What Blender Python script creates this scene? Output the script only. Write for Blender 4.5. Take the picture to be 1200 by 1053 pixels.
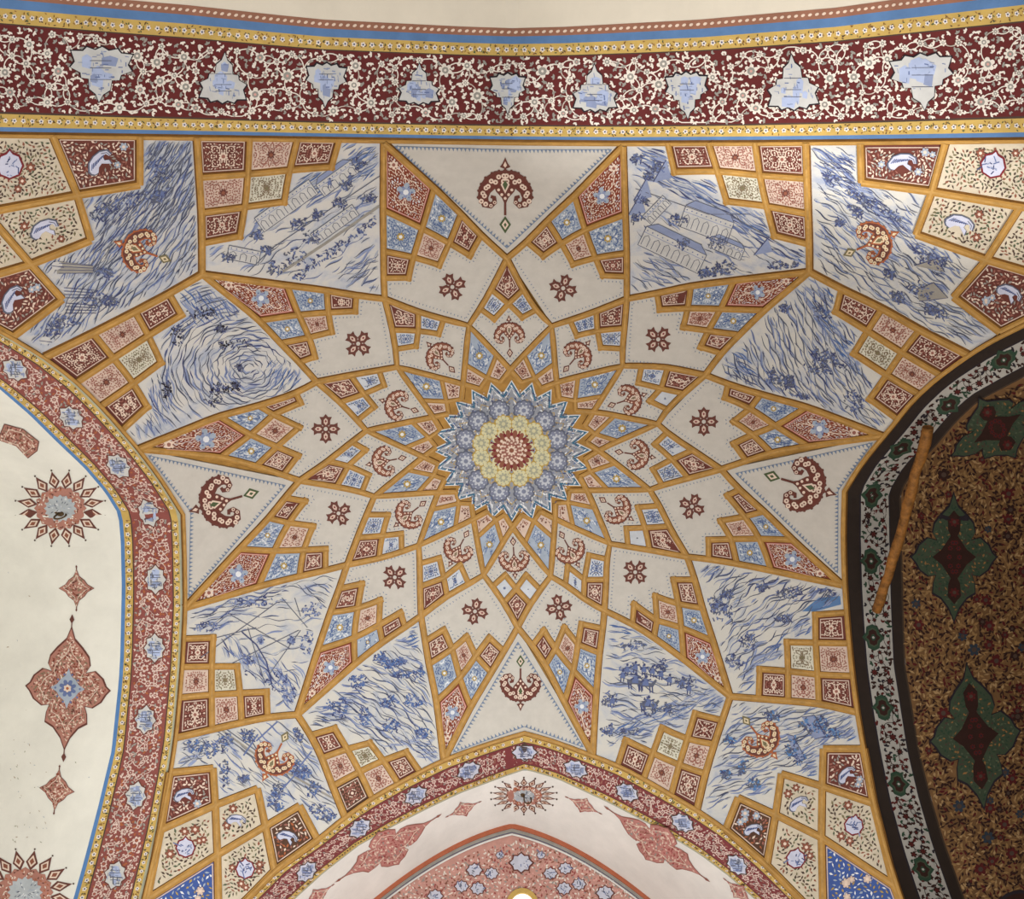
import bpy, math, random
import numpy as np
from mathutils import Vector, Matrix
from mathutils.geometry import delaunay_2d_cdt
random.seed(7); np.random.seed(7)
for o in list(bpy.data.objects): bpy.data.objects.remove(o)
SC = bpy.context.scene
COL = SC.collection

# ------------------------------------------------------------------ camera, world, lights
F = 700.0; CX, CY = 600.0, 526.5
TILT = math.atan(363.5/F); ct, st = math.cos(TILT), math.sin(TILT)
CAM = np.array([0, 0, 1.6])
cd = bpy.data.cameras.new('camera'); cam = bpy.data.objects.new('camera', cd); COL.objects.link(cam)
cd.sensor_fit = 'HORIZONTAL'; cd.sensor_width = 36; cd.lens = 36*F/1200; cd.clip_start = .05
cam.matrix_world = Matrix(((1, 0, 0, 0), (0, -ct, -st, 0), (0, st, -ct, 1.6), (0, 0, 0, 1)))
SC.camera = cam
SC.view_settings.view_transform = 'Standard'; SC.view_settings.look = 'None'
SC.view_settings.gamma = 1; SC.view_settings.use_curve_mapping = False
SC.view_settings.exposure = 0.0
w = bpy.data.worlds.new('world'); SC.world = w; w.use_nodes = True
bg = w.node_tree.nodes['Background']; bg.inputs[0].default_value = (.93, .96, 1, 1); bg.inputs[1].default_value = .45

def area(name, loc, target, size, power, color=(1, 1, 1), spread=180):
    l = bpy.data.lights.new(name, 'AREA'); l.shape = 'RECTANGLE'; l.size = size[0]; l.size_y = size[1]
    l.energy = power; l.color = color; l.spread = math.radians(spread)
    o = bpy.data.objects.new(name, l); COL.objects.link(o); o.location = loc
    o.rotation_euler = (Vector(target)-Vector(loc)).to_track_quat('-Z', 'Y').to_euler(); return o
def spot(name, loc, target, power, deg, blend, color=(1, 1, 1), r=.05):
    l = bpy.data.lights.new(name, 'SPOT'); l.energy = power; l.spot_size = math.radians(deg); l.spot_blend = blend
    l.color = color; l.shadow_soft_size = r
    o = bpy.data.objects.new(name, l); COL.objects.link(o); o.location = loc
    o.rotation_euler = (Vector(target)-Vector(loc)).to_track_quat('-Z', 'Y').to_euler(); return o
area('daylight_floor_bounce', (-.3, 2.3, .25), (-.3, 2.3, 6), (6, 5), 295, (1, .98, .955))
area('fill_left_alcove', (2.2, 3.6, .6), (-4.2, 3.4, 5.6), (2.0, 3), 66, (1, .985, .95), 100)  # added fill lamp inside the room, brightens the pale left alcove
area('fill_far_alcove', (0, 1.0, .6), (0, 7.2, 5.6), (2, 1.2), 42, (.98, 1, 1), 80)  # added fill lamp near the camera, lifts the far alcove
for lx, ly, tx, ty, tz, pw, dg in ((1.6, 3.2, 1.55, -.2, 5.5, 760, 25), (1.0, 3.6, .55, .02, 6.0, 330, 10), (2.2, 2.8, 1.62, .12, 5.7, 850, 9), (1.2, 3.4, 1.9, -.1, 5.3, 420, 11),
                               (2.4, 2.6, 2.35, .35, 4.9, 620, 12), (1.8, 3.1, 1.25, .1, 5.8, 430, 6), (.6, 3.4, .3, .0, 6.0, 160, 7)):
    spot('pool_glint', (lx, ly, .2), (tx, ty, tz), pw, dg, .9, (1, .985, .955))

# ------------------------------------------------------------------ surfaces the paintings lie on
YC = 3.03
def Hv(x, y):
    r = np.sqrt(x*x+(y-YC)**2)/3
    return 1.6+5.85-.35*r**2-1.0*r**3.6
def Aarch(d):
    d = np.abs(d); return 1.6+4.52-.22*d-.2*d*d
def Hs(x, y): return Aarch(y-YC)          # soffits running in x (left, right alcoves)
def Ht(x, y): return Aarch(x)             # soffits running in y (near and far alcoves)
YW = 7.70                                  # plane of the far alcove's end wall

def rays(P):
    P = np.asarray(P, float).reshape(-1, 2)
    u = (P[:, 0]-CX)/F; v = (P[:, 1]-CY)/F
    return np.stack([u, st+v*ct, ct-v*st], 1)
def hit(P, H):
    d = rays(P); lo = np.full(len(d), .3); hi = np.full(len(d), 14.0)
    for _ in range(34):
        m = (lo+hi)/2
        g = CAM[2]+m*d[:, 2]-H(m*d[:, 0], m*d[:, 1])
        hi = np.where(g > 0, m, hi); lo = np.where(g > 0, lo, m)
    return (lo+hi)/2, d
def surf(H):
    def f(P, lift):
        t, d = hit(P, H); Q = CAM+t[:, None]*d
        e = 1e-3; x, y = Q[:, 0], Q[:, 1]
        hx = (H(x+e, y)-H(x-e, y))/(2*e); hy = (H(x, y+e)-H(x, y-e))/(2*e)
        n = np.stack([hx, hy, -np.ones(len(x))], 1); n /= np.linalg.norm(n, axis=1)[:, None]
        return Q+n*np.asarray(lift).reshape(-1, 1)
    return f
VAULT = surf(Hv); SIDE = surf(Hs); ALONG = surf(Ht)
def TYMP(P, lift):
    d = rays(P); t = YW/d[:, 1]; Q = CAM+t[:, None]*d; Q[:, 1] -= np.asarray(lift).reshape(-1)*np.ones(len(Q)); return Q

class Curve:
    """polyline resampled by arc length, each side of its crown separately"""
    def __init__(s, pts, kink):
        s.p = np.array(pts, float); s.k = kink
    def at(s, q):                           # q in [0,1], crown at .5
        out = []
        for part, lo in ((s.p[:s.k+1], 0), (s.p[s.k:], .5)):
            L = np.r_[0, np.cumsum(np.linalg.norm(np.diff(part, axis=0), axis=1))]
            t = np.clip((np.asarray(q)-lo)*2, 0, 1)*L[-1]
            out.append(np.stack([np.interp(t, L, part[:, 0]), np.interp(t, L, part[:, 1])], -1))
        return np.where((np.asarray(q) < .5)[..., None], out[0], out[1])
class Band:
    """soffit strip between the vault's edge and the alcove; domain is (u px along, v px across)"""
    def __init__(s, outer, ko, inner, ki, Hin):
        s.o = Curve(outer, ko); s.i = Curve(inner, ki); s.H = Hin
        q = np.linspace(0, 1, 401); s.q = q; a = s.o.at(q); b = s.i.at(q); m = (a+b)/2
        s.m = m; s.L = np.r_[0, np.cumsum(np.linalg.norm(np.diff(m, axis=0), axis=1))]
        s.W = np.linalg.norm(a-b, axis=1)
    def uv(s, P):
        P = np.asarray(P, float); i = np.argmin(np.linalg.norm(s.m-P, axis=1))
        a = s.o.at(s.q[i:i+1])[0]; b = s.i.at(s.q[i:i+1])[0]; d = b-a
        f = np.dot(P-a, d)/np.dot(d, d); return s.L[i], f*s.W[i]
    def inv(s, P):
        P = np.asarray(P, float).reshape(-1, 2); a = s.o.at(s.q); d = s.i.at(s.q)-a; out = []
        for p in P:
            c = d[:, 0]*(p[1]-a[:, 1])-d[:, 1]*(p[0]-a[:, 0]); f = ((p-a)*d).sum(1)/(d*d).sum(1)
            z = np.where((c[:-1]*c[1:] <= 0) & (f[:-1] > -1) & (f[:-1] < 2))[0]
            if len(z) == 0: out.append(s.uv(p)); continue
            i = z[np.argmin(np.linalg.norm(s.m[z]-p, axis=1))]; t = c[i]/(c[i]-c[i+1]) if c[i] != c[i+1] else 0
            out.append((s.L[i]+t*(s.L[i+1]-s.L[i]), (f[i]+t*(f[i+1]-f[i]))*(s.W[i]+t*(s.W[i+1]-s.W[i]))))
        return np.array(out)
    def px(s): return lambda P, lift: s(s.inv(P), lift)
    def width(s, u): return np.interp(u, s.L, s.W)
    def __call__(s, P, lift):
        P = np.asarray(P, float).reshape(-1, 2); q = np.interp(P[:, 0], s.L, s.q)
        f = (P[:, 1]/np.interp(P[:, 0], s.L, s.W))[:, None]
        a = s.o.at(q); b = s.i.at(q)
        ta, da = hit(a, Hv); tb, db = hit(b, s.H)
        A = CAM+ta[:, None]*da; B = CAM+tb[:, None]*db
        Q = A*(1-f)+B*f; c = CAM-Q; c /= np.linalg.norm(c, axis=1)[:, None]
        return Q+c*np.asarray(lift).reshape(-1, 1)

# ------------------------------------------------------------------ paints
def lin(c):
    c = c/255; return c/12.92 if c <= .04045 else ((c+.055)/1.055)**2.4
MATS = {}
def paint(name, rgb, var=.10, scale=9.0, rough=.8, bump=0.0, spec=.25):
    if name in MATS: return MATS[name]
    m = bpy.data.materials.new(name); m.use_nodes = True; nt = m.node_tree; b = nt.nodes['Principled BSDF']
    b.inputs['Roughness'].default_value = rough; b.inputs['Specular IOR Level'].default_value = spec
    c = [lin(x) for x in rgb]
    tc = nt.nodes.new('ShaderNodeNewGeometry')
    n1 = nt.nodes.new('ShaderNodeTexNoise'); n1.inputs['Scale'].default_value = scale; n1.inputs['Detail'].default_value = 6
    n1.inputs['Roughness'].default_value = .65
    nt.links.new(tc.outputs['Position'], n1.inputs['Vector'])
    mp = nt.nodes.new('ShaderNodeMapRange'); mp.inputs['From Min'].default_value = .3; mp.inputs['From Max'].default_value = .7
    mp.inputs['To Min'].default_value = 1-var*1.4; mp.inputs['To Max'].default_value = 1+var
    nt.links.new(n1.outputs['Fac'], mp.inputs['Value'])
    mx = nt.nodes.new('ShaderNodeVectorMath'); mx.operation = 'SCALE'; mx.inputs[0].default_value = c
    nt.links.new(mp.outputs['Result'], mx.inputs['Scale']); nt.links.new(mx.outputs[0], b.inputs['Base Color'])
    if bump:
        bp = nt.nodes.new('ShaderNodeBump'); bp.inputs['Strength'].default_value = bump; bp.inputs['Distance'].default_value = .01
        n2 = nt.nodes.new('ShaderNodeTexNoise'); n2.inputs['Scale'].default_value = 30; n2.inputs['Detail'].default_value = 4
        nt.links.new(tc.outputs['Position'], n2.inputs['Vector'])
        nt.links.new(n2.outputs['Fac'], bp.inputs['Height']); nt.links.new(bp.outputs['Normal'], b.inputs['Normal'])
    MATS[name] = m; return m
def wash(name, c1, c2, c3, scale=5.0):
    """plaster ground washed with two tints of pigment"""
    if name in MATS: return MATS[name]
    m = bpy.data.materials.new(name); m.use_nodes = True; nt = m.node_tree; b = nt.nodes['Principled BSDF']
    b.inputs['Roughness'].default_value = .8; b.inputs['Specular IOR Level'].default_value = .25
    tc = nt.nodes.new('ShaderNodeNewGeometry'); n1 = nt.nodes.new('ShaderNodeTexNoise')
    n1.inputs['Scale'].default_value = scale; n1.inputs['Detail'].default_value = 9; n1.inputs['Roughness'].default_value = .68
    n1.inputs['Distortion'].default_value = .6
    nt.links.new(tc.outputs['Position'], n1.inputs['Vector'])
    r = nt.nodes.new('ShaderNodeValToRGB'); e = r.color_ramp.elements
    e[0].position = .30; e[0].color = [lin(x) for x in c3]+[1]; e[1].position = .54; e[1].color = [lin(x) for x in c1]+[1]
    k = e.new(.42); k.color = [lin(x) for x in c2]+[1]
    nt.links.new(n1.outputs['Fac'], r.inputs['Fac']); nt.links.new(r.outputs['Color'], b.inputs['Base Color'])
    MATS[name] = m; return m
PAL = {
 'white': (196, 191, 182), 'cream': (226, 224, 214), 'cream2': (229, 227, 221), 'gold': (176, 128, 50), 'goldedge': (112, 74, 28),
 'goldlight': (200, 154, 74), 'redtile': (104, 56, 48), 'redtile2': (128, 62, 44), 'curl': (222, 200, 182), 'pinktile': (207, 184, 168),
 'pinkcurl': (150, 98, 86), 'bluetile': (160, 171, 186), 'bluecurl': (86, 106, 148), 'whitedot': (222, 224, 226), 'paletile': (208, 204, 186),
 'palecurl': (128, 112, 90), 'smallblue': (196, 200, 206), 'ink': (40, 34, 40), 'tick': (112, 128, 152), 'brown': (104, 62, 54),
 'brown2': (136, 84, 66), 'crimson': (120, 42, 48), 'bandred': (98, 38, 37), 'bandpink': (136, 76, 70), 'flower': (228, 218, 206),
 'flowergrey': (150, 146, 138), 'yellowband': (196, 164, 92), 'green': (78, 92, 62), 'blueline': (84, 126, 178), 'beadbrown': (150, 104, 84),
 'bead': (226, 202, 182), 'navy': (68, 74, 112), 'blue1': (100, 114, 156), 'blue2': (138, 149, 180), 'slate': (94, 98, 114), 'cobalt': (76, 104, 156), 'hatchsoft': (172, 177, 187),
 'olive': (120, 112, 84), 'teal': (54, 104, 134), 'greygreen': (164, 164, 142), 'orange': (172, 98, 70), 'pink': (212, 160, 150),
 'darkstrip': (44, 34, 28), 'darkstrip2': (66, 52, 40), 'rwhite': (168, 164, 156), 'dkgreen': (44, 66, 50), 'dkbrown': (50, 28, 22), 'dkred': (84, 28, 26),
 'ochre': (142, 104, 62), 'ochre2': (148, 114, 72), 'dkblue': (48, 56, 66), 'midgreen': (62, 74, 56), 'starcream': (206, 200, 160), 'stargold': (178, 150, 74),
 'stargrey': (146, 150, 158), 'rust': (166, 96, 62), 'sand': (222, 204, 170), 'darktile': (84, 58, 44), 'royal': (64, 88, 150),
 'scenewhite': (196, 195, 192), 'sand2': (202, 190, 168), 'ink2': (76, 60, 52), 'lilac': (196, 198, 216), 'washblue': (170, 182, 212),
 'blueline2': (90, 124, 168), 'pinkflower': (214, 190, 178), 'bandpink2': (122, 58, 60), 'washwhite': (196, 198, 212), 'ochre3': (168, 136, 94), 'inkblue': (70, 76, 100), 'soot_dim': (96, 74, 52), 'stargrey2': (122, 128, 148), 'bluetile2': (186, 190, 198), 'medpink': (172, 120, 106),
 'bluegrey': (176, 182, 186), 'stain': (176, 160, 140), 'medpink2': (186, 128, 120), 'crimson2': (150, 72, 70), 'tympink': (194, 146, 134), 'midgreen2': (84, 94, 72),
}
def M(k): return paint('paint_'+k, PAL[k], .05 if k in ('white', 'cream', 'cream2') else .10)
MATS['gilt'] = None; del MATS['gilt']
def SP(i):
    return wash('scene_wash_%s' % i, *[((203, 200, 194), (188, 190, 194), (154, 164, 184)), ((196, 193, 188), (178, 182, 190), (140, 150, 174)),
             ((202, 199, 191), (189, 190, 191), (158, 166, 184))][i], scale=[4, 5.5, 4.5][i])

# ------------------------------------------------------------------ mesh collector on a surface
def inpoly(P, poly):
    P = np.asarray(P, float); poly = np.asarray(poly, float); x, y = P[:, 0], P[:, 1]; r = np.zeros(len(P), bool)
    for (x1, y1), (x2, y2) in zip(poly, np.roll(poly, -1, 0)):
        if y1 == y2: continue
        c = (y1 > y) != (y2 > y); r ^= c & (x < (x2-x1)*(y-y1)/(y2-y1)+x1)
    return r
def edgedist(P, poly):
    P = np.asarray(P, float); poly = np.asarray(poly, float); d = np.full(len(P), 1e9)
    for a, b in zip(poly, np.roll(poly, -1, 0)):
        ab = b-a; t = np.clip(((P-a)@ab)/max(1e-9, ab@ab), 0, 1); d = np.minimum(d, np.linalg.norm(P-a-t[:, None]*ab, axis=1))
    return d
class PM:
    def __init__(s, S): s.S = S; s.v = []; s.l = []; s.f = []; s.m = []; s.mats = []
    def mi(s, m):
        if isinstance(m, str): m = M(m)
        if m not in s.mats: s.mats.append(m)
        return s.mats.index(m)
    def add(s, pts, faces, m, lift):
        b = len(s.v); s.v += [tuple(p) for p in pts]
        s.l += list(lift) if hasattr(lift, '__len__') else [lift]*len(pts)
        k = s.mi(m)
        for f in faces: s.f.append([b+i for i in f]); s.m.append(k)
    def poly(s, pts, m, lift):
        P = np.asarray(pts, float)
        if s.S is not None and (P.max(0)-P.min(0)).max() > 13: return s.fill(P, m, lift, step=8, depth=0)
        s.add(pts, [list(range(len(pts)))], m, lift)
    def fill(s, poly, m, lift=.004, step=14, depth=.025):
        """a slab of plaster with refined face and a skirt round it"""
        B = []
        n = len(poly)
        for i in range(n):
            a = np.array(poly[i], float); b = np.array(poly[(i+1) % n], float); k = max(1, int(np.linalg.norm(b-a)/step+.5))
            for j in range(k): B.append(a+(b-a)*j/k)
        B = np.array(B); x0, y0 = B.min(0); x1, y1 = B.max(0)
        G = np.array([(x, y) for x in np.arange(x0+step/2, x1, step) for y in np.arange(y0+step/2, y1, step)])
        if len(G):
            G = G[inpoly(G, B)]
            if len(G): G = G[edgedist(G, B) > step*.45]
        V = [Vector(p) for p in B]+[Vector(p) for p in G]; nb = len(B)
        r = delaunay_2d_cdt(V, [], [list(range(nb))], 1, 1e-4)
        s.add([tuple(p) for p in r[0]], [list(f) for f in r[2]], m, lift)
        if depth:
            pts = [tuple(p) for p in B]; s.add(pts+pts, [[i, (i+1) % nb, nb+(i+1) % nb, nb+i] for i in range(nb)], m, [lift]*nb+[lift-depth]*nb)
    def stroke(s, pts, wd, m, lift, taper=False, seg=9):
        P = np.asarray(pts, float)
        if len(P) < 2: return
        Q = [P[0]]
        for a, b in zip(P[:-1], P[1:]):
            k = max(1, int(np.linalg.norm(b-a)/seg)) if seg else 1
            for j in range(1, k+1): Q.append(a+(b-a)*j/k)
        Q = np.array(Q); n = len(Q); T = np.gradient(Q, axis=0); T /= np.maximum(1e-6, np.linalg.norm(T, axis=1))[:, None]
        N = np.stack([-T[:, 1], T[:, 0]], 1); hw = np.full(n, wd/2)
        if taper: hw = wd/2*np.sin(np.linspace(.25, math.pi-.25, n))
        A = Q+N*hw[:, None]; B = Q-N*hw[:, None]
        s.add(np.r_[A, B], [[i, i+1, n+i+1, n+i] for i in range(n-1)], m, lift)
    def disc(s, c, r, m, lift, n=8, ry=None, rot=0):
        ry = ry or r; a = np.arange(n)*2*math.pi/n; x = r*np.cos(a); y = ry*np.sin(a)
        s.poly(np.stack([c[0]+x*math.cos(rot)-y*math.sin(rot), c[1]+x*math.sin(rot)+y*math.cos(rot)], 1), m, lift)
    def leaf(s, c, L, W, rot, m, lift):
        q = np.array([(-L, 0), (-.2*L, -W), (L, 0), (-.1*L, W)]); R = np.array([[math.cos(rot), math.sin(rot)], [-math.sin(rot), math.cos(rot)]])
        s.poly(q@R+np.asarray(c), m, lift)
    def flower(s, c, r, m, mc, lift, n=6, rot=0, mid=.38, edge=None, depth=.6):
        k = n*4; a = np.arange(k)*2*math.pi/k; rr = r*(depth+(1-depth)*np.abs(np.sin(a*n/2))**.7)
        for mm, sc, dl in ((edge, 1.18, 0), (m, 1, .0006)):
            if mm: s.poly(np.stack([c[0]+sc*rr*np.cos(a+rot), c[1]+sc*rr*np.sin(a+rot)], 1), mm, lift+dl)
        if mc: s.disc(c, r*mid, mc, lift+.0012, 7)
    def build(s, name, parent=None, kind=None, label=None, T=None):
        P = s.S(np.array(s.v), np.array(s.l)) if s.S else np.array(s.v)
        c = P.mean(0); me = bpy.data.meshes.new(name); me.from_pydata((P-c).tolist(), [], s.f)
        for m in s.mats: me.materials.append(m)
        me.polygons.foreach_set('material_index', s.m); me.update()
        o = bpy.data.objects.new(name, me); COL.objects.link(o); 
        if parent is not None:
            o.parent = parent; o.location = Vector(c)-Vector(WL.get(parent.name, (0, 0, 0)))
        else: o.location = c
        WL[o.name] = tuple(c)
        if kind: o['kind'] = kind
        if label: o['label'] = label
        return o
WL = {}

# ------------------------------------------------------------------ traced layout of the vault (photo pixels, put on the vault by hit())
Tn = [(594.1, 301.9), (734.7, 349.3), (826.7, 438.7), (845.3, 549.3), (805.3, 652), (708.5, 715), (606.7, 734.7), (493.3, 721.3), (406.7, 661.3), (350.7, 562.7), (370.7, 446.7), (450.7, 349.3)]
Sn = [(646.7, 381.3), (729.5, 428), (770.7, 496), (761.3, 573.3), (714.7, 636.5), (645.3, 674.7), (566.7, 673.3), (490.7, 638.7), (438.7, 581.3), (429.3, 504), (465.3, 429.3), (549.3, 380.8)]   # Sn[k] between kite k and k+1
In = [(597.9, 432), (652, 447), (696, 481.3), (701.3, 526.7), (688.5, 574), (650.7, 608), (600, 617.3), (554.7, 608), (513.3, 576), (496, 534.7), (508, 488), (542.7, 449.3)]
# small clusters: kite k: A toward one S, B toward the other: A1,A2,B1,B2,n11,n21,n12
KS = [(11, 0, [(575.5, 338.7), (562.7, 361.3), (613.3, 338.7), (628, 362.7), (596, 355.2), (579.2, 373.3), (612, 371.2)]),
 (0, 1, [(698.7, 364), (668, 374.7), (732, 384), (729.3, 408), (700, 386.5), (676, 392.8), (704, 406.7)]),
 (1, 2, [(782.7, 429.3), (752, 428), (801.3, 460.5), (781.3, 478.7), (774.7, 454.7), (748, 448), (761.3, 469.3)]),
 (2, 3, [(812, 526.7), (781.3, 506.7), (806.7, 560), (776, 568), (788, 537.3), (767.2, 520), (765.3, 549.3)]),
 (3, 4, [(784, 616), (773.3, 592), (761.3, 644), (736, 640), (756.5, 617.9), (747.5, 593.9), (734.1, 618.7)]),
 (4, 5, [(710.7, 678.7), (710.7, 654.7), (684, 701.3), (662.7, 684), (684.8, 678.7), (690.1, 650.1), (665.3, 663.2)]),
 (5, 6, [(621.3, 706.7), (633.3, 690.7), (590.7, 705.3), (577.3, 686.7), (604.8, 689.3), (616.5, 673.3), (592, 673.3)]),
 (6, 7, [(524, 697.3), (549.3, 684), (492, 686.7), (492, 660), (520, 676.5), (539.2, 661.3), (514.7, 653.3)]),
 (7, 8, [(444, 654.1), (470.7, 646.1), (418.7, 629.3), (429.3, 602.7), (447.2, 627.5), (470.1, 624.8), (454.7, 602.7)]),
 (8, 9, [(394.7, 569.9), (424, 576), (384, 540), (412, 517.3), (408.5, 544.8), (432, 556), (428.5, 526.7)]),
 (9, 10, [(398.7, 470.7), (418.7, 492), (410.7, 438.7), (444, 433.3), (426.7, 461.3), (438.7, 476), (449.9, 450.7)]),
 (10, 11, [(460, 386.1), (464, 408.5), (490.1, 364.8), (520, 373.3), (490.1, 386.7), (487.5, 404.8), (514.1, 390.7)])]
# six-tile clusters: name, U, A1,A2,A3, B1,B2,B3, n11,n21,n31, n22,n12,n13 ; C clusters also TA, S, TB indices
C = [
 (11, 11, 0, (449.3, 165.3), [(448.5, 245), (449.3, 293.3), (449.3, 325)], [(508.8, 218.7), (540, 249.3), (564, 274.7)], [(494.7, 266.7), (484, 300), (478.7, 324.8)], [(514.7, 309.9), (526.7, 284), (550.7, 298.7)]),
 (0, 0, 1, (730.7, 169), [(673.3, 228), (641.3, 257.3), (617.3, 282.7)], [(733.2, 250), (734.7, 295.5), (734.7, 323.2)], [(685.3, 268), (658, 284), (636.8, 299.2)], [(671.5, 308.8), (697.3, 300.8), (706.7, 322)]),
 (1, 1, 2, (949.3, 317.3), [(860.5, 327.5), (809.9, 333.9), (769.9, 342.7)], [(896, 362.7), (866.7, 391.5), (845.3, 413.3)], [(845.3, 361.3), (806.7, 360), (773.3, 362.1)], [(800.8, 382.7), (830.1, 386.7), (821.3, 405.9)]),
 (2, 2, 3, (1035, 510), [(946, 476), (892, 461.3), (853.3, 449.3)], [(947.5, 522), (904, 529.3), (874.7, 539.5)], [(909.5, 498.7), (880, 477.3), (849.9, 465.3)], [(860, 493.3), (883, 508), (860, 519.2)]),
 (3, 3, 4, (988, 685.3), [(929.3, 632), (896, 598.7), (866.7, 573.3)], [(904, 668), (864, 660), (830.7, 654.7)], [(891.5, 630.7), (873.3, 604.8), (852.5, 580)], [(844.5, 609.9), (857.3, 631.2), (830.7, 632)]),
 (4, 4, 5, (856, 815.7), [(836, 750.7), (823.2, 712), (814.7, 678.7)], [(801.3, 772), (766.7, 746.7), (741.3, 730.7)], [(798.7, 734.7), (795.5, 708), (789.3, 678.7)], [(768, 697.9), (769.9, 726.7), (743.2, 707.5)]),
 (5, 5, 6, (694.7, 883.7), [(698.7, 813), (702.7, 765), (706.7, 736)], [(661.3, 822.3), (639.5, 778.5), (624, 756)], [(672.5, 786.3), (677.3, 754.7), (681.3, 730.7)], [(661.3, 734.7), (650.7, 760), (637.3, 738.1)]),
 (6, 6, 7, (520, 890.3), [(551.5, 827.7), (575.5, 788), (590.7, 762.7)], [(511.5, 821), (502.3, 778), (498, 750.7)], [(538.7, 795.7), (557.3, 768), (573.3, 746.7)], [(546.7, 745.3), (530.7, 760), (520, 737.3)]),
 (7, 7, 8, (348, 837), [(416, 777.3), (448, 752), (474.7, 734.7)], [(372, 761.3), (386.7, 717.3), (397.3, 689.3)], [(414.1, 748), (444, 732), (469.3, 717.3)], [(445.3, 702.7), (418.7, 713.3), (424, 683.5)]),
 (8, 8, 9, (216, 712), [(302.7, 686.7), (350.7, 674.7), (381.3, 668)], [(280, 642.7), (314.7, 606.7), (333.3, 582.7)], [(320.8, 645.3), (354.7, 644), (381.3, 642.7)], [(366.7, 616), (337.3, 612), (357.3, 586.7)]),
 (9, 9, 10, (161.3, 525.3), [(258.7, 534.7), (300, 545.3), (332, 556)], [(256, 486.7), (302.7, 474.7), (346.7, 460)], [(293.3, 509.3), (324, 522.7), (349.3, 533.3)], [(350.7, 500), (320, 485.3), (352, 471.5)]),
 (10, 10, 11, (236, 320), [(304, 374.7), (328, 401.3), (350.7, 424)], [(336, 333.3), (382.7, 339.2), (417.3, 345.3)], [(349.3, 368), (362.7, 394.7), (368.8, 417.3)], [(388.5, 388), (384, 365.3), (416, 364)]),
]
G = {
 'D1': ((229.5, 158.5), [(232.5, 206.5), (235.2, 248), (236, 284)], [(292, 159.5), (348, 160), (397.3, 161.3)], [(289.9, 202.7), (286.7, 241.3), (280.6, 275.5)], [(332.5, 235.2), (338.7, 197.9), (388, 194.1)]),
 'D2': ((945.5, 164.5), [(946.7, 208), (948, 249.3), (949.3, 285.3)], [(885.3, 165), (830.7, 165), (782.7, 165)], [(890.7, 204), (898.7, 240), (908, 274.7)], [(852, 234.7), (841.3, 198.7), (790.7, 200)]),
 'G1': ((50.7, 417.3), [(108, 389.3), (157.3, 364), (197.3, 342.7)], [(89.5, 446.7), (117.3, 474.7), (142.7, 502.7)], [(132, 418.7), (173.3, 392), (212, 368)], [(188, 424), (156, 448), (172, 476)]),
 'G2': ((1136, 414.7), [(1078.7, 385.3), (1034.7, 360), (986.7, 337.3)], [(1103.5, 438.7), (1078.7, 461.3), (1052, 490)], [(1057.3, 412), (1017.3, 386.7), (980, 364)], [(1001.3, 413.3), (1040, 438.7), (1020, 466.7)]),
 'G3': ((206.7, 863.7), [(209.8, 817), (212.5, 781), (215.5, 748)], [(248, 854.3), (282.7, 846.3), (313.3, 839.7)], [(247.5, 813.5), (247.5, 780.5), (249.3, 746.7)], [(277.3, 780.5), (281.3, 811.7), (312, 810.3)]),
 'G4': ((404, 957), [(389.3, 921), (377.3, 887.7), (364, 861)], [(436, 935), (466.7, 918.3), (492, 904.2)], [(421.3, 903.7), (406.7, 877), (392, 853)], [(433.3, 870.3), (449.3, 890.3), (476, 881)]),
 'G5': ((1004, 833.8), [(1000, 791.7), (994.5, 753.3), (991.5, 717.3)], [(960, 823.7), (924, 821), (889.3, 818.3)], [(958.7, 790.3), (956, 752.8), (956, 720)], [(922.7, 752), (924, 785.8), (890.7, 783.7)]),
 'G6': ((817.3, 947.7), [(826.7, 906.3), (837.3, 871.7), (846.7, 843.7)], [(786.7, 930.9), (754.7, 911.7), (724, 896.2)], [(796, 896.2), (805.3, 866.3), (814.7, 835.7)], [(776, 852.5), (765.3, 882.3), (733.3, 866.9)]),
}
def stair(g): return [g[1][2], g[3][2], g[3][1], g[4][0], g[4][1], g[4][2], g[2][2]]
def tiles6(g):
    U, A, B, N, Q = g
    return {(0, 0): [U, A[0], N[0], B[0]], (1, 0): [A[0], A[1], N[1], N[0]], (0, 1): [B[0], N[0], Q[1], B[1]],
            (2, 0): [A[1], A[2], N[2], N[1]], (1, 1): [N[0], N[1], Q[0], Q[1]], (0, 2): [B[1], Q[1], Q[2], B[2]]}
def lines6(g):
    U, A, B, N, Q = g
    return [[A[0], N[0], Q[1], Q[2]], [A[1], N[1], Q[0]], [A[2], N[2]], [B[0], N[0], N[1], N[2]], [B[1], Q[1], Q[0]], [B[2], Q[2]]]
TOP = [(-70, 153), (0, 154.5), (220, 158), (440, 161.5), (600, 164), (730, 165), (880, 164.5), (1040, 163), (1200, 161), (1270, 160)]
LEFT_O = [(-60, 352), (0, 387), (50.7, 417.3), (89, 446.7), (117.3, 474.7), (142, 502.7), (161.3, 525.3), (187.5, 560), (213.8, 602), (215.5, 649), (216.5, 712), (213.5, 773), (210, 817), (205.3, 866), (198.7, 908), (186.7, 973), (170.7, 1041), (160, 1085)]
LEFT_I = [(-60, 415), (0, 456), (34.7, 486), (66, 517), (98.7, 548), (122.7, 576), (138.7, 602), (141.5, 633), (142.7, 686.7), (141, 766.7), (139, 800), (130.7, 879.7), (114.7, 946.3), (98.7, 1007.7), (86, 1053), (76, 1085)]
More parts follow.
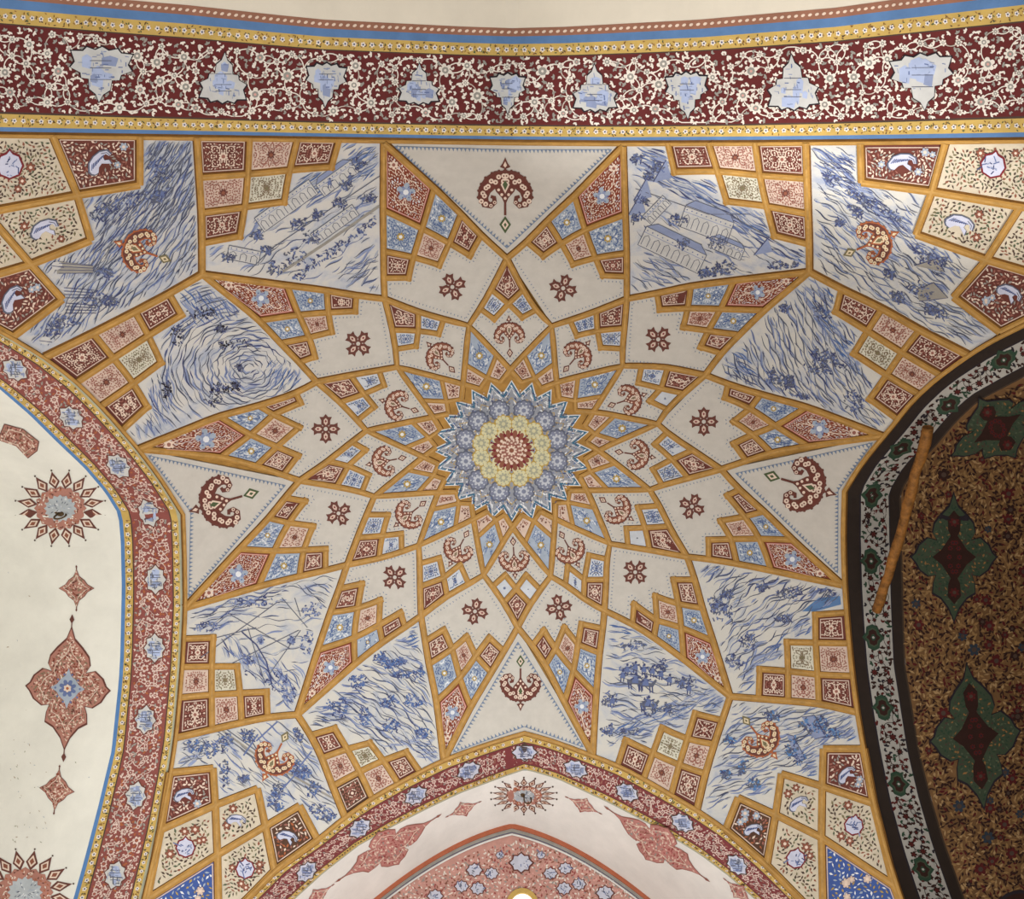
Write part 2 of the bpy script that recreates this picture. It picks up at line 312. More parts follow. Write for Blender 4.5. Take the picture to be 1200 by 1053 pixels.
RIGHT_O = [(1270, 344), (1200, 380), (1173, 393), (1146.7, 408), (1120, 426.7), (1093.3, 446.7), (1066.7, 472), (1048, 497), (1030, 518), (1008, 545.3), (990.5, 575), (989, 628), (990.7, 686.7), (994.7, 740), (999, 785), (1005.3, 834.3), (1013.3, 879.7), (1024, 938.3), (1040, 999.7), (1053.3, 1042.3), (1068, 1085)]
RIGHT_I = [(1270, 400), (1200, 442), (1146.7, 470), (1122.7, 492), (1098, 521), (1072, 549), (1055.5, 577), (1057, 633), (1058.7, 713), (1061, 780), (1067, 815), (1077.3, 879.7), (1090.7, 933), (1106.7, 986.3), (1130.7, 1053), (1143, 1085)]
BOT_O = [(256, 1085), (300, 1042), (324, 1017), (372, 983.7), (404, 957), (436, 934.5), (464, 919), (492, 904.2), (520, 890.3), (560, 875.7), (589.3, 866.3), (614.7, 858.9), (642.7, 866.3), (672, 877), (696, 886), (725.3, 897), (753.3, 911.7), (785.3, 930.3), (817.3, 949), (850.7, 971.7), (873.3, 990.3), (898.7, 1013), (921.3, 1035.7), (940, 1055), (970, 1085)]
BOT_I = [(310, 1085), (348, 1051), (380, 1022), (420, 991), (460, 968.5), (500, 948), (540, 929), (589.3, 910.5), (616, 901.5), (653, 912.5), (713.3, 940.5), (766.7, 968.5), (820, 1001), (852, 1025), (884, 1053), (918, 1085)]
TOP_I = [(-70, -22), (0, -14), (149, 0), (220, 6), (320, 17), (380, 23), (540, 31), (600, 33), (660, 31.5), (820, 23), (980, 9), (1045, 0), (1200, -20), (1270, -30)]
def between(curve, p, q):
    c = np.array(curve); i = np.argmin(np.linalg.norm(c-np.array(p), axis=1)); j = np.argmin(np.linalg.norm(c-np.array(q), axis=1))
    return [tuple(x) for x in (c[i+1:j] if i < j else c[j+1:i][::-1])]

# ------------------------------------------------------------------ painters
def qmap(q):
    q = np.array(q, float)
    def f(P):
        P = np.asarray(P, float).reshape(-1, 2); s, t = P[:, 0:1], P[:, 1:2]
        return (1-s)*(1-t)*q[0]+s*(1-t)*q[1]+s*t*q[2]+(1-s)*t*q[3]
    return f
def inset_quad(q, d):
    q = np.array(q, float); n = len(q); c = q.mean(0); out = []
    for i in range(n):
        a, b, e = q[i-1], q[i], q[(i+1) % n]
        u = (b-a)/max(1e-6, np.linalg.norm(b-a)); v = (e-b)/max(1e-6, np.linalg.norm(e-b))
        nu = np.array([-u[1], u[0]]); nv = np.array([-v[1], v[0]])
        if area2(q) < 0: nu, nv = -nu, -nv
        k = 1+nu@nv; out.append(b+(nu+nv)*d/max(.45, k))
    return np.array(out)
def area2(q):
    q = np.array(q, float); x, y = q[:, 0], q[:, 1]; return .5*np.sum(x*np.roll(y, -1)-y*np.roll(x, -1))
def ribw(p): return 6.9+.0055*math.hypot(p[0]-600, p[1]-524)
def poisson(n, w, h, r, seed):
    rs = np.random.RandomState(seed); pts = []
    for _ in range(n*14+80):
        p = rs.rand(2)*(w, h)
        if all((p[0]-a[0])**2+(p[1]-a[1])**2 > r*r for a in pts): pts.append(p)
        if len(pts) >= n: break
    return pts
STY = {  # ground, curl, second, centre, inner line
 'red': ('redtile', 'curl', 'pinkcurl', 'curl', 'pinktile'), 'rust': ('redtile2', 'curl', 'whitedot', 'bluetile', 'pink'),
 'pink': ('pinktile', 'pinkcurl', 'brown2', 'brown', None), 'blue': ('bluetile', 'bluecurl', 'whitedot', 'stargold', None),
 'pale': ('paletile', 'palecurl', 'olive', 'palecurl', None), 'sblue': ('smallblue', 'bluecurl', 'slate', 'blue1', None),
 'dark': ('darktile', 'pinkcurl', 'curl', 'brown', 'pinktile'), 'pinks': ('pinktile', 'brown2', 'brown', 'brown', None)}
def tile(q, style, parent, seed, label=None, bird=None):
    gr, c1, c2, cc, ln = STY[style]
    q = [np.array(p, float) for p in q]; c = sum(q)/4
    hw = ribw(c)/2-.3
    pm = PM(VAULT); qi = inset_quad(q, 1.2); f = qmap(qi)
    sz = [np.linalg.norm(qi[1]-qi[0]), np.linalg.norm(qi[2]-qi[1]), np.linalg.norm(qi[3]-qi[2]), np.linalg.norm(qi[0]-qi[3])]
    nu = max(1, int((sz[0]+sz[2])/2/15+.5)); nv = max(1, int((sz[1]+sz[3])/2/15+.5))
    P = [(i/nu, j/nv) for j in range(nv+1) for i in range(nu+1)]
    Fc = [[j*(nu+1)+i, j*(nu+1)+i+1, (j+1)*(nu+1)+i+1, (j+1)*(nu+1)+i] for j in range(nv) for i in range(nu)]
    pm.add(f(P), Fc, gr, .004)
    ring = [(i/nu, 0) for i in range(nu)]+[(1, j/nv) for j in range(nv)]+[(1-i/nu, 1) for i in range(nu)]+[(0, 1-j/nv) for j in range(nv)]
    R = f(ring); n = len(R)
    pm.add(np.r_[R, R], [[i, (i+1) % n, n+(i+1) % n, n+i] for i in range(n)], gr, [.004]*n+[-.02]*n)
    qq = inset_quad(q, hw+.9); g = qmap(qq)
    w = (np.linalg.norm(qq[1]-qq[0])+np.linalg.norm(qq[2]-qq[3]))/2; h = (np.linalg.norm(qq[3]-qq[0])+np.linalg.norm(qq[2]-qq[1]))/2
    if ln:
        a = inset_quad(q, hw+.9); b = inset_quad(q, hw+2.0)
        pm.add(np.r_[a, b], [[i, (i+1) % 4, 4+(i+1) % 4, 4+i] for i in range(4)], ln, .0062)
    pad = 2.6 if ln else 1.0
    # mirrored arabesque: one quarter drawn, four ways mirrored
    rs = np.random.RandomState(seed); r = 1.9 if w*h < 420 else 2.35 if w*h < 1500 else 2.6
    pts = poisson(int(w*h/4/(r*r)*.9)+3, max(1, w/2-pad), max(1, h/2-pad), r, seed)
    for p in pts:
        mat = c1 if rs.rand() < .72 else c2; rot = rs.rand()*math.pi; L = rs.uniform(1.2, 2.2); W = rs.uniform(.6, 1.05)
        for sx in (0, 1):
            for sy in (0, 1):
                x = pad+p[0]; y = pad+p[1]; dx, dy = math.cos(rot), math.sin(rot)
                if sx: x = w-x; dx = -dx
                if sy: y = h-y; dy = -dy
                o = np.array([x, y]); d = np.array([dx, dy])*L; nn = np.array([-dy, dx])*W
                pm.poly(g((np.array([o-d, o-.2*d+nn, o+d, o-.2*d-nn]))/(w, h)), mat, .0066)
    # scrolls
    if w*h > 500:
        for sx in (0, 1):
            for sy in (0, 1):
                th = np.linspace(0, 4.4, 12); rr = np.linspace(.5, .10, 12)*min(w, h)*.42
                x = w*.29+rr*np.cos(th+1); y = h*.29+rr*np.sin(th+1)
                if sx: x = w-x
                if sy: y = h-y
                X = np.clip(np.stack([x/w, y/h], 1), .04, .96); pm.stroke(g(X), 1.0, c1, .0072, seg=0)
    cen = g([(.5, .5)])[0]; R = min(w, h)*(.16 if not bird else .2)
    if style == 'rust':
        R = min(w, h)*.21; pm.flower(cen, R, 'bluetile', 'whitedot', .0078, 5, seed, .3, edge=None, depth=.35); pm.flower(cen, R*.6, 'blue2', 'whitedot', .0086, 5, seed+.6, .5, depth=.5)
        for k in range(6): pm.disc(cen+R*.62*np.array([math.cos(k*1.05), math.sin(k*1.05)]), R*.10, 'blue1', .0105, 5)
        e = (q[0]-cen)*.55+cen; pm.flower(e, R*.5, 'curl', 'pinkcurl', .0085, 6, 0)
    elif bird is None: pm.flower(cen, R, cc, c2, .0078, 8, seed, .45)
    return pm, cen

# straight, slightly proud gilt rib
def rib(parent, pts, wd=None, lift=.016, name='rib', ext=False):
    P = np.array(pts, float)
    if ext:
        d = P[-1]-P[-2]; P[-1] += d/np.linalg.norm(d)*(wd or ribw(P[-1]))*.46
    Q = [P[0]]
    for a, b in zip(P[:-1], P[1:]):
        k = max(1, int(np.linalg.norm(b-a)/16+.5))
        for j in range(1, k+1): Q.append(a+(b-a)*j/k)
    Q = np.array(Q)
    if len(Q) > 4:                      # take the corners off traced polylines
        R = Q.copy(); a = Q[1:-1]-Q[:-2]; b = Q[2:]-Q[1:-1]
        cs = (a*b).sum(1)/(np.linalg.norm(a, axis=1)*np.linalg.norm(b, axis=1)+1e-9); k = np.where(cs > .955, .25, 0)[:, None]
        R[1:-1] = k*Q[:-2]+(1-2*k)*Q[1:-1]+k*Q[2:]; Q = R
    T = np.gradient(Q, axis=0); T /= np.maximum(1e-6, np.linalg.norm(T, axis=1))[:, None]; N = np.stack([-T[:, 1], T[:, 0]], 1)
    hw = np.array([(wd or ribw(p))/2 for p in Q]); n = len(Q)
    pm = PM(VAULT); cols = [(-1, 0), (-.80, lift), (-.28, lift+.001), (.28, lift+.001), (.80, lift), (1, 0)]
    V = []; Lf = []
    for off, l in cols: V.append(Q+N*(hw*off)[:, None]); Lf += [l]*n
    b = np.concatenate(V)
    for k, m in enumerate(['goldedge', 'gold', 'goldlight2', 'gold', 'goldedge']):
        pass
    pm.v = [tuple(x) for x in b]; pm.l = Lf
    for k, m in enumerate(['goldedge', 'gold', 'gold2', 'gold', 'goldedge']):
        mi = pm.mi(GILT[m])
        for i in range(n-1): pm.f.append([k*n+i, k*n+i+1, (k+1)*n+i+1, (k+1)*n+i]); pm.m.append(mi)
    return pm.build(name, parent)
GILT = {'goldedge': paint('gilt_edge', (116, 78, 32), .18, 14), 'gold': paint('gilt', (170, 127, 62), .20, 8, .65), 'gold2': paint('gilt_worn', (181, 141, 80), .22, 12, .6)}

def inset_path(poly, d):
    return inset_quad(poly, d)
def ticks(pm, poly, ins, step, ln, m='tick', wd=.9, line=False):
    I = inset_path(poly, ins); n = len(I); s = 1 if area2(poly) > 0 else -1
    for i in range(n):
        a, b = I[i], I[(i+1) % n]; L = np.linalg.norm(b-a)
        if L < 3: continue
        u = (b-a)/L; nn = np.array([-u[1], u[0]])*s
        if line: pm.stroke([a, b], .7, m, .006)
        k = int(L/step)
        for j in range(k):
            p = a+u*(j+.5)*L/k
            if line:
                pm.poly([p-u*step*.36, p+u*step*.30, p+nn*ln+u*step*.1], m, .0064)
            else: pm.poly([p-u*wd/2, p+u*wd/2, p+u*wd/2+nn*ln, p-u*wd/2+nn*ln], m, .0064)

def xf(c, s, rot, pts, sy=None):
    P = np.asarray(pts, float)*(s, sy or s); R = np.array([[math.cos(rot), math.sin(rot)], [-math.sin(rot), math.cos(rot)]])
    return P@R+np.asarray(c)
def crest(S, c, s, ang, parent, pal=('brown', 'brown2', 'curl'), stem=True, dmd='olive', name='scroll_motif', label=None, rich=True, L0=.007):
    """palmette with two curling arms; local +y points along ang (towards the small diamond)"""
    pm = PM(S); rot = ang-math.pi/2; T = lambda p: xf(c, s, rot, p)
    o, f_, k_ = pal
    for sx in (-1, 1):
        th = np.linspace(-math.pi/2, math.pi*.98, 22)       # outer arm arc then curl
        arm = [(0, -.66), (.30, -.62), (.58, -.46), (.78, -.2), (.84, .1), (.74, .32), (.54, .38), (.40, .26), (.42, .08), (.55, .04)]
        A = np.array([(sx*x, y) for x, y in arm])
        wds = [.50, .56, .50, .42, .34, .26, .18, .13, .10, .05]
        def tape(grow, m, lift):
            T_ = np.gradient(A, axis=0); T_ /= np.linalg.norm(T_, axis=1)[:, None]; N = np.stack([-T_[:, 1], T_[:, 0]], 1)
            hw = np.maximum(.02, np.array(wds)/2+grow)[:, None]; n = len(A)
            pm.add(T(np.r_[A+N*hw, A-N*hw]), [[i, i+1, n+i+1, n+i] for i in range(n-1)], m, lift)
        tape(.035, o, L0); tape(-.03, f_, L0+.001)
        for i, (x, y) in enumerate(arm[:-2]):
            for dd in ((-.09, .11) if i < 5 else (0,)):
                q = T([(sx*(x+dd*.6), y+dd)])[0]; pm.disc(q, (.098 if i < 6 else .07)*s, k_, L0+.002, 7); pm.disc(q, .035*s, o, L0+.0028, 5)
        for i in range(9):                                  # scalloped fringe outside
            t = i/8; j = t*5.2; a0 = int(j); fr = j-a0
            p = np.array(arm[a0])*(1-fr)+np.array(arm[a0+1])*fr; w_ = (wds[a0]*(1-fr)+wds[a0+1]*fr)/2
            nrm = p-np.array((.1, .05)); nrm /= np.linalg.norm(nrm)
            pm.disc(T([(sx*(p+nrm*(w_+.02))[0], (p+nrm*(w_+.02))[1])])[0], .06*s, o, L0, 6)
    pm.poly(T([(-.5, -.5), (.5, -.5), (.34, -.14), (.12, .1), (0, .38), (-.12, .1), (-.34, -.14)]), o, L0+.0005)
    pm.poly(T([(-.4, -.44), (.4, -.44), (.27, -.15), (.07, .06), (0, .22), (-.07, .06), (-.27, -.15)]), f_, L0+.0012)
    for x, y in ((-.25, -.22), (.25, -.22), (-.13, -.04), (.13, -.04), (0, .1)): pm.disc(T([(x, y)])[0], .06*s, k_, L0+.0024, 6)
    pm.poly(T([(0, -.85), (.24, -.42), (0, .06), (-.24, -.42)]), o, L0+.0015)
    pm.poly(T([(0, -.72), (.17, -.42), (0, -.08), (-.17, -.42)]), k_, L0+.0022)
    pm.poly(T([(0, -.60), (.10, -.42), (0, -.20), (-.10, -.42)]), dmd, L0+.003)
    pm.stroke(T([(0, 0), (0, .75)]), .09*s, o, L0+.001, seg=0)
    pm.stroke(T([(0, -.8), (0, -1.08)]), .08*s, o, L0+.001, seg=0)
    pm.poly(T([(0, -1.45), (.10, -1.22), (.2, -1.08), (0, -1.0), (-.2, -1.08), (-.10, -1.22)]), o, L0+.001)
    pm.poly(T([(0, -1.30), (.07, -1.15), (0, -1.06), (-.07, -1.15)]), k_, L0+.002)
    if stem:
        y0 = .78
        pm.poly(T([(0, y0), (.22, y0+.32), (0, y0+.66), (-.22, y0+.32)]), dmd if rich else o, L0+.001)
        pm.poly(T([(0, y0+.12), (.13, y0+.32), (0, y0+.52), (-.13, y0+.32)]), k_, L0+.002)
        pm.poly(T([(0, y0+.24), (.06, y0+.32), (0, y0+.42), (-.06, y0+.32)]), dmd, L0+.003)
    return pm.build(name, parent, label=label)
def cross(c, s, rot, parent):
    pm = PM(VAULT)
    for k in range(4):
        a = rot+k*math.pi/2; T = lambda p: xf(c, s, a, p)
        pm.poly(T([(.10, 0), (.30, .30), (.56, .30), (.80, .42), (.80, .16), (1.0, 0), (.80, -.16), (.80, -.42), (.56, -.30), (.30, -.30)]), 'brown', .007)
        pm.poly(T([(.25, 0), (.40, .13), (.60, .13), (.74, 0), (.60, -.13), (.40, -.13)]), 'pinktile', .008)
        pm.poly(T([(.42, 0), (.52, .07), (.62, 0), (.52, -.07)]), 'crimson', .0088)
    pm.disc(c, .26*s, 'brown', .0072, 8); pm.disc(c, .14*s, 'white', .0082, 8)
    return pm.build('flower_motif', parent)

def hatch(pm, poly, ang, step, mats, amp=2.2, keep=.7, wd=1.0, curl=0.0, seed=0, ins=5.2, zone=None, lift=.0062, ctr=None):
    """engraving-like wavy strokes; ctr bends them to arcs about a point"""
    step *= .62; keep = min(.95, keep*1.3); rs = np.random.RandomState(seed); poly = np.array(poly, float); c = poly.mean(0); R = max(np.linalg.norm(poly-c, axis=1))+10
    u = np.array([math.cos(ang), math.sin(ang)]); n = np.array([-u[1], u[0]])
    offs = np.arange(-R, R, step) if ctr is None else np.arange(6, 2*R, step)
    for o in offs:
        t = np.arange(-R, R, 4.0); ph = rs.rand()*6
        wob = amp*np.sin(t/9+ph+o*.05)+amp*.7*np.sin(t/4.1+ph*2)+amp*2*np.sin((t+o)/40)
        if ctr is None: L = c+np.outer(t, u)+np.outer(o+wob+curl*t*t/R, n)
        else:
            a = np.arange(0, 2*math.pi, 4.0/max(6, o)); wob = amp*np.sin(a*7+ph)+amp*.6*np.sin(a*17+ph*2)
            L = np.array(ctr)+np.stack([(o+wob)*np.cos(a)*1.25, (o+wob)*np.sin(a)], 1)
        ok = inpoly(L, poly) & (edgedist(L, poly) > ins)
        if zone is not None: ok &= inpoly(L, zone)
        i = 0
        while i < len(L)-2:
            ln = rs.randint(2, 9)
            if rs.rand() < keep and ok[i]:
                while ln > 1 and not ok[i:i+ln+1].all(): ln -= 1
            if ln > 1 and ok[i] and rs.rand() < keep and ok[i:i+ln+1].all():
                if rs.rand() < .55: pm.stroke(L[i:i+ln+1]+rs.randn(2)*1.5, rs.uniform(1.6, 3.2), 'hatchsoft' if rs.rand() < .6 else 'blue2', .0052, taper=True, seg=0)
                pm.stroke(L[i:i+ln+1]+rs.randn(2)*.4, wd*rs.uniform(.6, 1.5), mats[rs.randint(len(mats))], lift+.0004*rs.rand(), taper=True, seg=0)
            i += ln
def inside(poly, ins=6):
    poly = np.array(poly, float)
    return lambda P: (inpoly(P, poly) & (edgedist(P, poly) > ins)).all()
def scribble(pm, ok, c, rx, ry, mats, n=22, seed=0, lift=.0075, rot=0, wd=1.3, L=4.5):
    rs = np.random.RandomState(seed)
    for _ in range(n):
        a = rs.rand()*6.283; r = math.sqrt(rs.rand()); p = xf(c, 1, rot, [(rx*r*math.cos(a), ry*r*math.sin(a))])[0]
        b = rs.rand()*6.283; q = p+L*rs.uniform(.4, 1)*np.array([math.cos(b), math.sin(b)]); m_ = (p+q)/2+rs.randn(2)*1.0
        if ok(np.array([p, q, m_])): pm.stroke([p, m_, q], wd*rs.uniform(.7, 1.4), mats[rs.randint(len(mats))], lift+.0006*rs.rand(), seg=0)
def house(pm, ok, c, w, h, rot, seed=0, arches=5, roof=True):
    T = lambda p: xf(c, 1, rot, p); R = [(-w/2, -h/2), (w/2, -h/2), (w/2, h/2), (-w/2, h/2)]
    if not ok(T(R)): return
    pm.poly(T(R), 'scenewhite', .0072); P = T(R+[R[0]]); pm.stroke(P, .9, 'slate', .008)
    pm.stroke(T([(-w/2, -h*.22), (w/2, -h*.22)]), .7, 'blue2', .008)
    for i in range(arches*2):
        x = -w/2+(i+.5)*w/arches/2; pm.disc(T([(x, -h*.34)])[0], .9, 'blue1', .0084, 5)
    for i in range(arches):
        x = -w/2+(i+.5)*w/arches; a = w/arches*.28
        pm.stroke(T([(x-a, h*.42), (x-a, 0), (x, -h*.14), (x+a, 0), (x+a, h*.42)]), .8, 'slate', .0082, seg=0)
    if roof:
        Q = T([(-w/2, -h/2), (-w*.36, -h*.85), (w*.36, -h*.85), (w/2, -h/2)])
        if ok(Q): pm.poly(Q, 'blue2', .0074); pm.stroke(Q, .7, 'slate', .008)
def figure(pm, ok, c, s, rot, horse=False, seed=0):
    T = lambda p: xf(c, s, rot, p)
    if not ok(T([(-1, -1), (1, -1), (1, 1), (-1, 1)])): return
    pm.poly(T([(-.25, -.3), (.25, -.3), (.4, .5), (-.4, .5)]), 'blue1', .0078)
    pm.disc(T([(0, -.55)])[0], .2*s, 'navy', .0082, 6)
    pm.stroke(T([(-.2, -.1), (-.6, .2)]), .16*s, 'navy', .008, seg=0); pm.stroke(T([(.2, -.1), (.6, -.3)]), .16*s, 'navy', .008, seg=0)
    if horse:
        pm.poly(T([(-1, .2), (.7, .15), (1.1, -.35), (1.3, -.2), (.9, .6), (-.9, .7)]), 'slate', .0074)
        for x in (-.8, -.5, .5, .8): pm.stroke(T([(x, .5), (x+.15, 1.3)]), .14*s, 'navy', .0076, seg=0)
    else:
        for x in (-.2, .2): pm.stroke(T([(x, .5), (x, 1.05)]), .16*s, 'navy', .0076, seg=0)

# ------------------------------------------------------------------ the setting: vault shell
pm = PM(None)
n = 100; xs = np.linspace(-3.02, 3.02, n); ys = np.linspace(0, 2*YC, n)
V = np.array([(x, y, float(Hv(x, y))+.03) for y in ys for x in xs])
D_ = V-CAM; fw = D_[:, 1]*st+D_[:, 2]*ct; px = np.stack([CX+F*D_[:, 0]/fw, CY+F*(D_[:, 1]*ct-D_[:, 2]*st)/fw], 1)
OUTL = TOP+RIGHT_O+[(1100, 1170), (1010, 1170)]+BOT_O[::-1]+[(215, 1170), (140, 1170)]+LEFT_O[::-1]
ins_ = inpoly(px, OUTL) | (px[:, 1] > 1100) | (px[:, 0] < -75) | (px[:, 0] > 1275)
Fq = [[j*n+i, j*n+i+1, (j+1)*n+i+1, (j+1)*n+i] for j in range(n-1) for i in range(n-1)]
pm.add(V, [f for f in Fq if ins_[f].all()], GILT['gold'], 0)
pm.l = [0]*len(pm.v)
ceiling = pm.build('ceiling', kind='structure')
ceiling['label'] = 'painted and gilded star vault seen from below'

# tiles
sd = 100
for (ta, s_, tb, U, A, B, N, Q) in C:
    g = (U, A, B, N, Q)
    sty = {(0, 0): 'rust', (1, 0): 'blue', (0, 1): 'blue', (2, 0): 'red', (1, 1): 'pink', (0, 2): 'red'}
    for key, q in tiles6(g).items():
        sd += 1; p_, c_ = tile(q, sty[key], ceiling, sd); p_.build('tile', ceiling)
    white = stair(g)+[Tn[tb], Sn[s_], Tn[ta]]
    p_ = PM(VAULT); p_.fill(inset_quad(white, 1.0), 'white', .003); ticks(p_, white, ribw(A[0])/2+1.6, 4.2, 1.9)
    panel = p_.build('white_panel', ceiling)
    cc = (np.array(Tn[ta])+np.array(Tn[tb])+np.array(Sn[s_])+np.array(Q[0]))/4
    FC = {11: (530, 335.5), 0: (660, 337), 1: (771.5, 397), 2: (825, 493.5), 3: (811, 593), 4: (744.5, 670), 5: (655, 711.5), 6: (556.5, 716), 7: (462.5, 676), 8: (396.5, 601), 9: (381.5, 502), 10: (419.5, 402)}
    cc = FC[s_]
    cross(cc, 17.5 if U[1] < 600 else 16.5, {11: -.42, 0: .3, 1: .75, 2: 0, 3: .42, 4: .8, 5: -.2, 6: .2, 7: .85, 8: -.57, 9: 0, 10: .72}[s_], panel)
for k, (a, b, D) in enumerate(KS):
    A1, A2, B1, B2, n11, n21, n12 = D; T = Tn[k]
    for q, st_ in (([T, A1, n11, B1], 'red'), ([A1, A2, n21, n11], 'sblue'), ([B1, n11, n12, B2], 'sblue')):
        sd += 1; p_, c_ = tile(q, st_, ceiling, sd); p_.build('tile', ceiling)
    white = [A2, n21, n11, n12, B2, Sn[b], In[k], Sn[a]]
    p_ = PM(VAULT); p_.fill(inset_quad(white, 1.0), 'white', .003); ticks(p_, white, ribw(A1)/2+1.2, 4.2, 1.7)
    panel = p_.build('white_panel', ceiling)
    c0 = np.array(n11)*.50+np.array(In[k])*.50; d = np.array(In[k])-np.array(T)
    sz = np.linalg.norm(np.array(In[k])-np.array(n11))
    crest(VAULT, c0, 17.5, math.atan2(d[1], d[0]), panel, rich=False, dmd='palecurl')
CEN = np.array((600., 524.))
inner_ribs = []; N21 = []; N12 = []
for k in range(12):
    S_ = np.array(Sn[k]); IL = np.array(In[k]); IR = np.array(In[(k+1) % 12])
    A1 = S_+.67*(IL-S_); B1 = S_+.67*(IR-S_); n11 = S_+.43*(CEN-S_)
    n21 = (IL+n11)/2; n21 = n21+.12*(CEN-n21); n12 = (IR+n11)/2; n12 = n12+.12*(CEN-n12)
    for q, st_ in (([S_, A1, n11, B1], 'blue'), ([A1, IL, n21, n11], 'pinks'), ([B1, n11, n12, IR], 'pinks')):
        sd += 1; p_, c_ = tile(q, st_, ceiling, sd); p_.build('tile', ceiling)
    inner_ribs += [([A1, n11, n12], 0), ([B1, n11, n21], 0)]; N21.append(tuple(n21)); N12.append(tuple(n12))
for nm, g in G.items():
    sty = {(0, 0): 'red', (1, 0): 'pink', (0, 1): 'pink', (2, 0): 'red', (1, 1): 'pale', (0, 2): 'red'}
    for key, q in tiles6(g).items():
        sd += 1; st_ = sty[key]
        if nm == 'G4' and key == (0, 0): st_ = 'dark'
        p_, c_ = tile(q, st_, ceiling, sd); p_.build('tile', ceiling)

# white triangles with comb borders
def tri(poly, cc, s, ang, label):
    p_ = PM(VAULT); p_.fill(inset_quad(poly, 1.0), 'white', .003); ticks(p_, poly, 8.5, 4.6, 4.2, 'tick', line=True)
    a = p_.build('triangular_panel', ceiling, label=label)
    crest(VAULT, cc, s, ang, a, pal=('brown', 'redtile', 'curl'), dmd='green'); return a
tri([Tn[0], (449.3, 165.3), (600, 166), (730.7, 169)], (592, 228), 31, math.pi/2, 'white triangular panel under the red painted band')
tri([Tn[3], (1035, 510), (991, 577), (988, 685.3)], (938, 567), 31, math.pi+.28, 'white triangular panel beside the dark alcove')
tri([Tn[6], (694.7, 883.7), (614.7, 860), (520, 890.3)], (610, 800), 23, -math.pi/2, 'white triangular panel above the far arch')
tri([Tn[9], (216, 712), (214.5, 602), (161.3, 525.3)], (262, 587), 30, -.28, 'white triangular panel beside the pale alcove')

# scenes painted in blue
B1_, B2_, B3_ = ['navy', 'blue1', 'slate'], ['blue2', 'blue1'], ['slate', 'blue1', 'slate', 'inkblue']
def scene(poly, wi, fn, label, ins=6.5):
    p_ = PM(VAULT); p_.fill(inset_quad(poly, 1.0) if False else poly, SP(wi), .003); ok = inside(poly, ins)
    fn(p_, poly, ok); return p_.build('painted_scene_panel', ceiling, label=label)
def Cg(i): return C[i]
def sideA(i, rev=False):
    c = C[i]; r = [c[3]]+c[4]+[Tn[c[0]]]; return r[::-1] if rev else r
def sideB(i, rev=False):
    c = C[i]; r = [c[3]]+c[5]+[Tn[c[2]]]; return r[::-1] if rev else r
g = G['D1']
def f1(p, P, ok):
    hatch(p, P, -.65, 4.5, B2_+['cobalt'], 1, .8, 1.3, seed=1, zone=[(380, 160), (450, 160), (450, 200), (240, 300), (236, 250)])
    hatch(p, P, -.6, 7, B3_, 2, .35, .9, seed=2)
    hatch(p, P, -.5, 4.5, B3_, 2.5, .8, .9, seed=3, zone=[(380, 350), (450, 350), (450, 290), (400, 310)])
    house(p, ok, (395, 208), 50, 17, -.62, arches=4); house(p, ok, (335, 240), 78, 20, -.62, arches=7); house(p, ok, (285, 298), 38, 16, .2, arches=3)
    house(p, ok, (392, 262), 60, 15, -.62, arches=5, roof=False)
    p.stroke([(330, 318), (380, 285), (445, 240)], 3, 'flowergrey', .0076); p.stroke([(290, 318), (318, 290), (445, 205)], 1, 'slate', .0076)
    for i, (x, y, r) in enumerate([(365, 277, 10), (345, 300, 14), (325, 312, 12), (398, 238, 9), (432, 232, 10), (385, 186, 7), (405, 216, 7), (420, 190, 9), (350, 262, 10), (372, 250, 7), (300, 275, 8), (268, 300, 7), (312, 292, 7)]):
        scribble(p, ok, (x, y), r, r*.7, B1_, 38, i)
    for i in range(14):
        t = i/13; scribble(p, ok, (345+95*t, 325-68*t), 4, 6, ['blue1', 'navy'], 9, 50+i)
    for i, (x, y) in enumerate([(378, 200), (386, 212), (402, 196), (410, 206)]): figure(p, ok, (x, y), 7, 0)
scene(stair(g)[::-1]+[(236, 320)]+sideB(11)[1:]+sideA(0, True)[1:], 0, f1, 'blue and white painted waterside pavilion scene, left of the top triangle')
g = G['D2']
def f2(p, P, ok):
    hatch(p, P, .52, 4, B2_+['cobalt', 'navy'], 1, .9, 1.4, seed=5, zone=[(735, 170), (790, 170), (850, 200), (950, 300), (950, 320), (830, 250), (735, 195)])
    hatch(p, P, .5, 8, B3_, 2, .3, .8, seed=6)
    hatch(p, P, .45, 4.2, B3_, 2.2, .8, 1, seed=7, zone=[(735, 300), (770, 300), (830, 335), (735, 350)])
    house(p, ok, (788, 292), 78, 24, .45, arches=6); house(p, ok, (828, 262), 60, 26, .35, arches=5); house(p, ok, (770, 245), 34, 14, -.8, arches=4, roof=False)
    house(p, ok, (852, 290), 40, 14, .4, arches=4)
    p.stroke([(820, 230), (865, 256), (940, 300)], .9, 'slate', .0076); p.stroke([(745, 220), (830, 250), (880, 250)], .8, 'slate', .0076)
    p.poly([(884, 298), (900, 278), (906, 294)], 'blue2', .0076); p.stroke([(884, 298), (902, 276)], 1, 'navy', .008)
    for i, (x, y, r) in enumerate([(795, 258, 11), (840, 282, 12), (850, 313, 12), (838, 318, 10), (744, 255, 9), (746, 185, 8), (760, 205, 6), (912, 311, 10), (930, 313, 9), (752, 235, 8), (800, 285, 9), (770, 195, 9), (826, 320, 8)]):
        scribble(p, ok, (x, y), r, r*.6, B1_, 42, 20+i)
    for i, (x, y) in enumerate([(775, 200), (752, 222), (745, 240)]): p.poly([(x-9, y+12), (x+6, y-14), (x+12, y+8)], 'blue2', .0075); p.stroke([(x-9, y+12), (x+6, y-14)], 1, 'navy', .008)
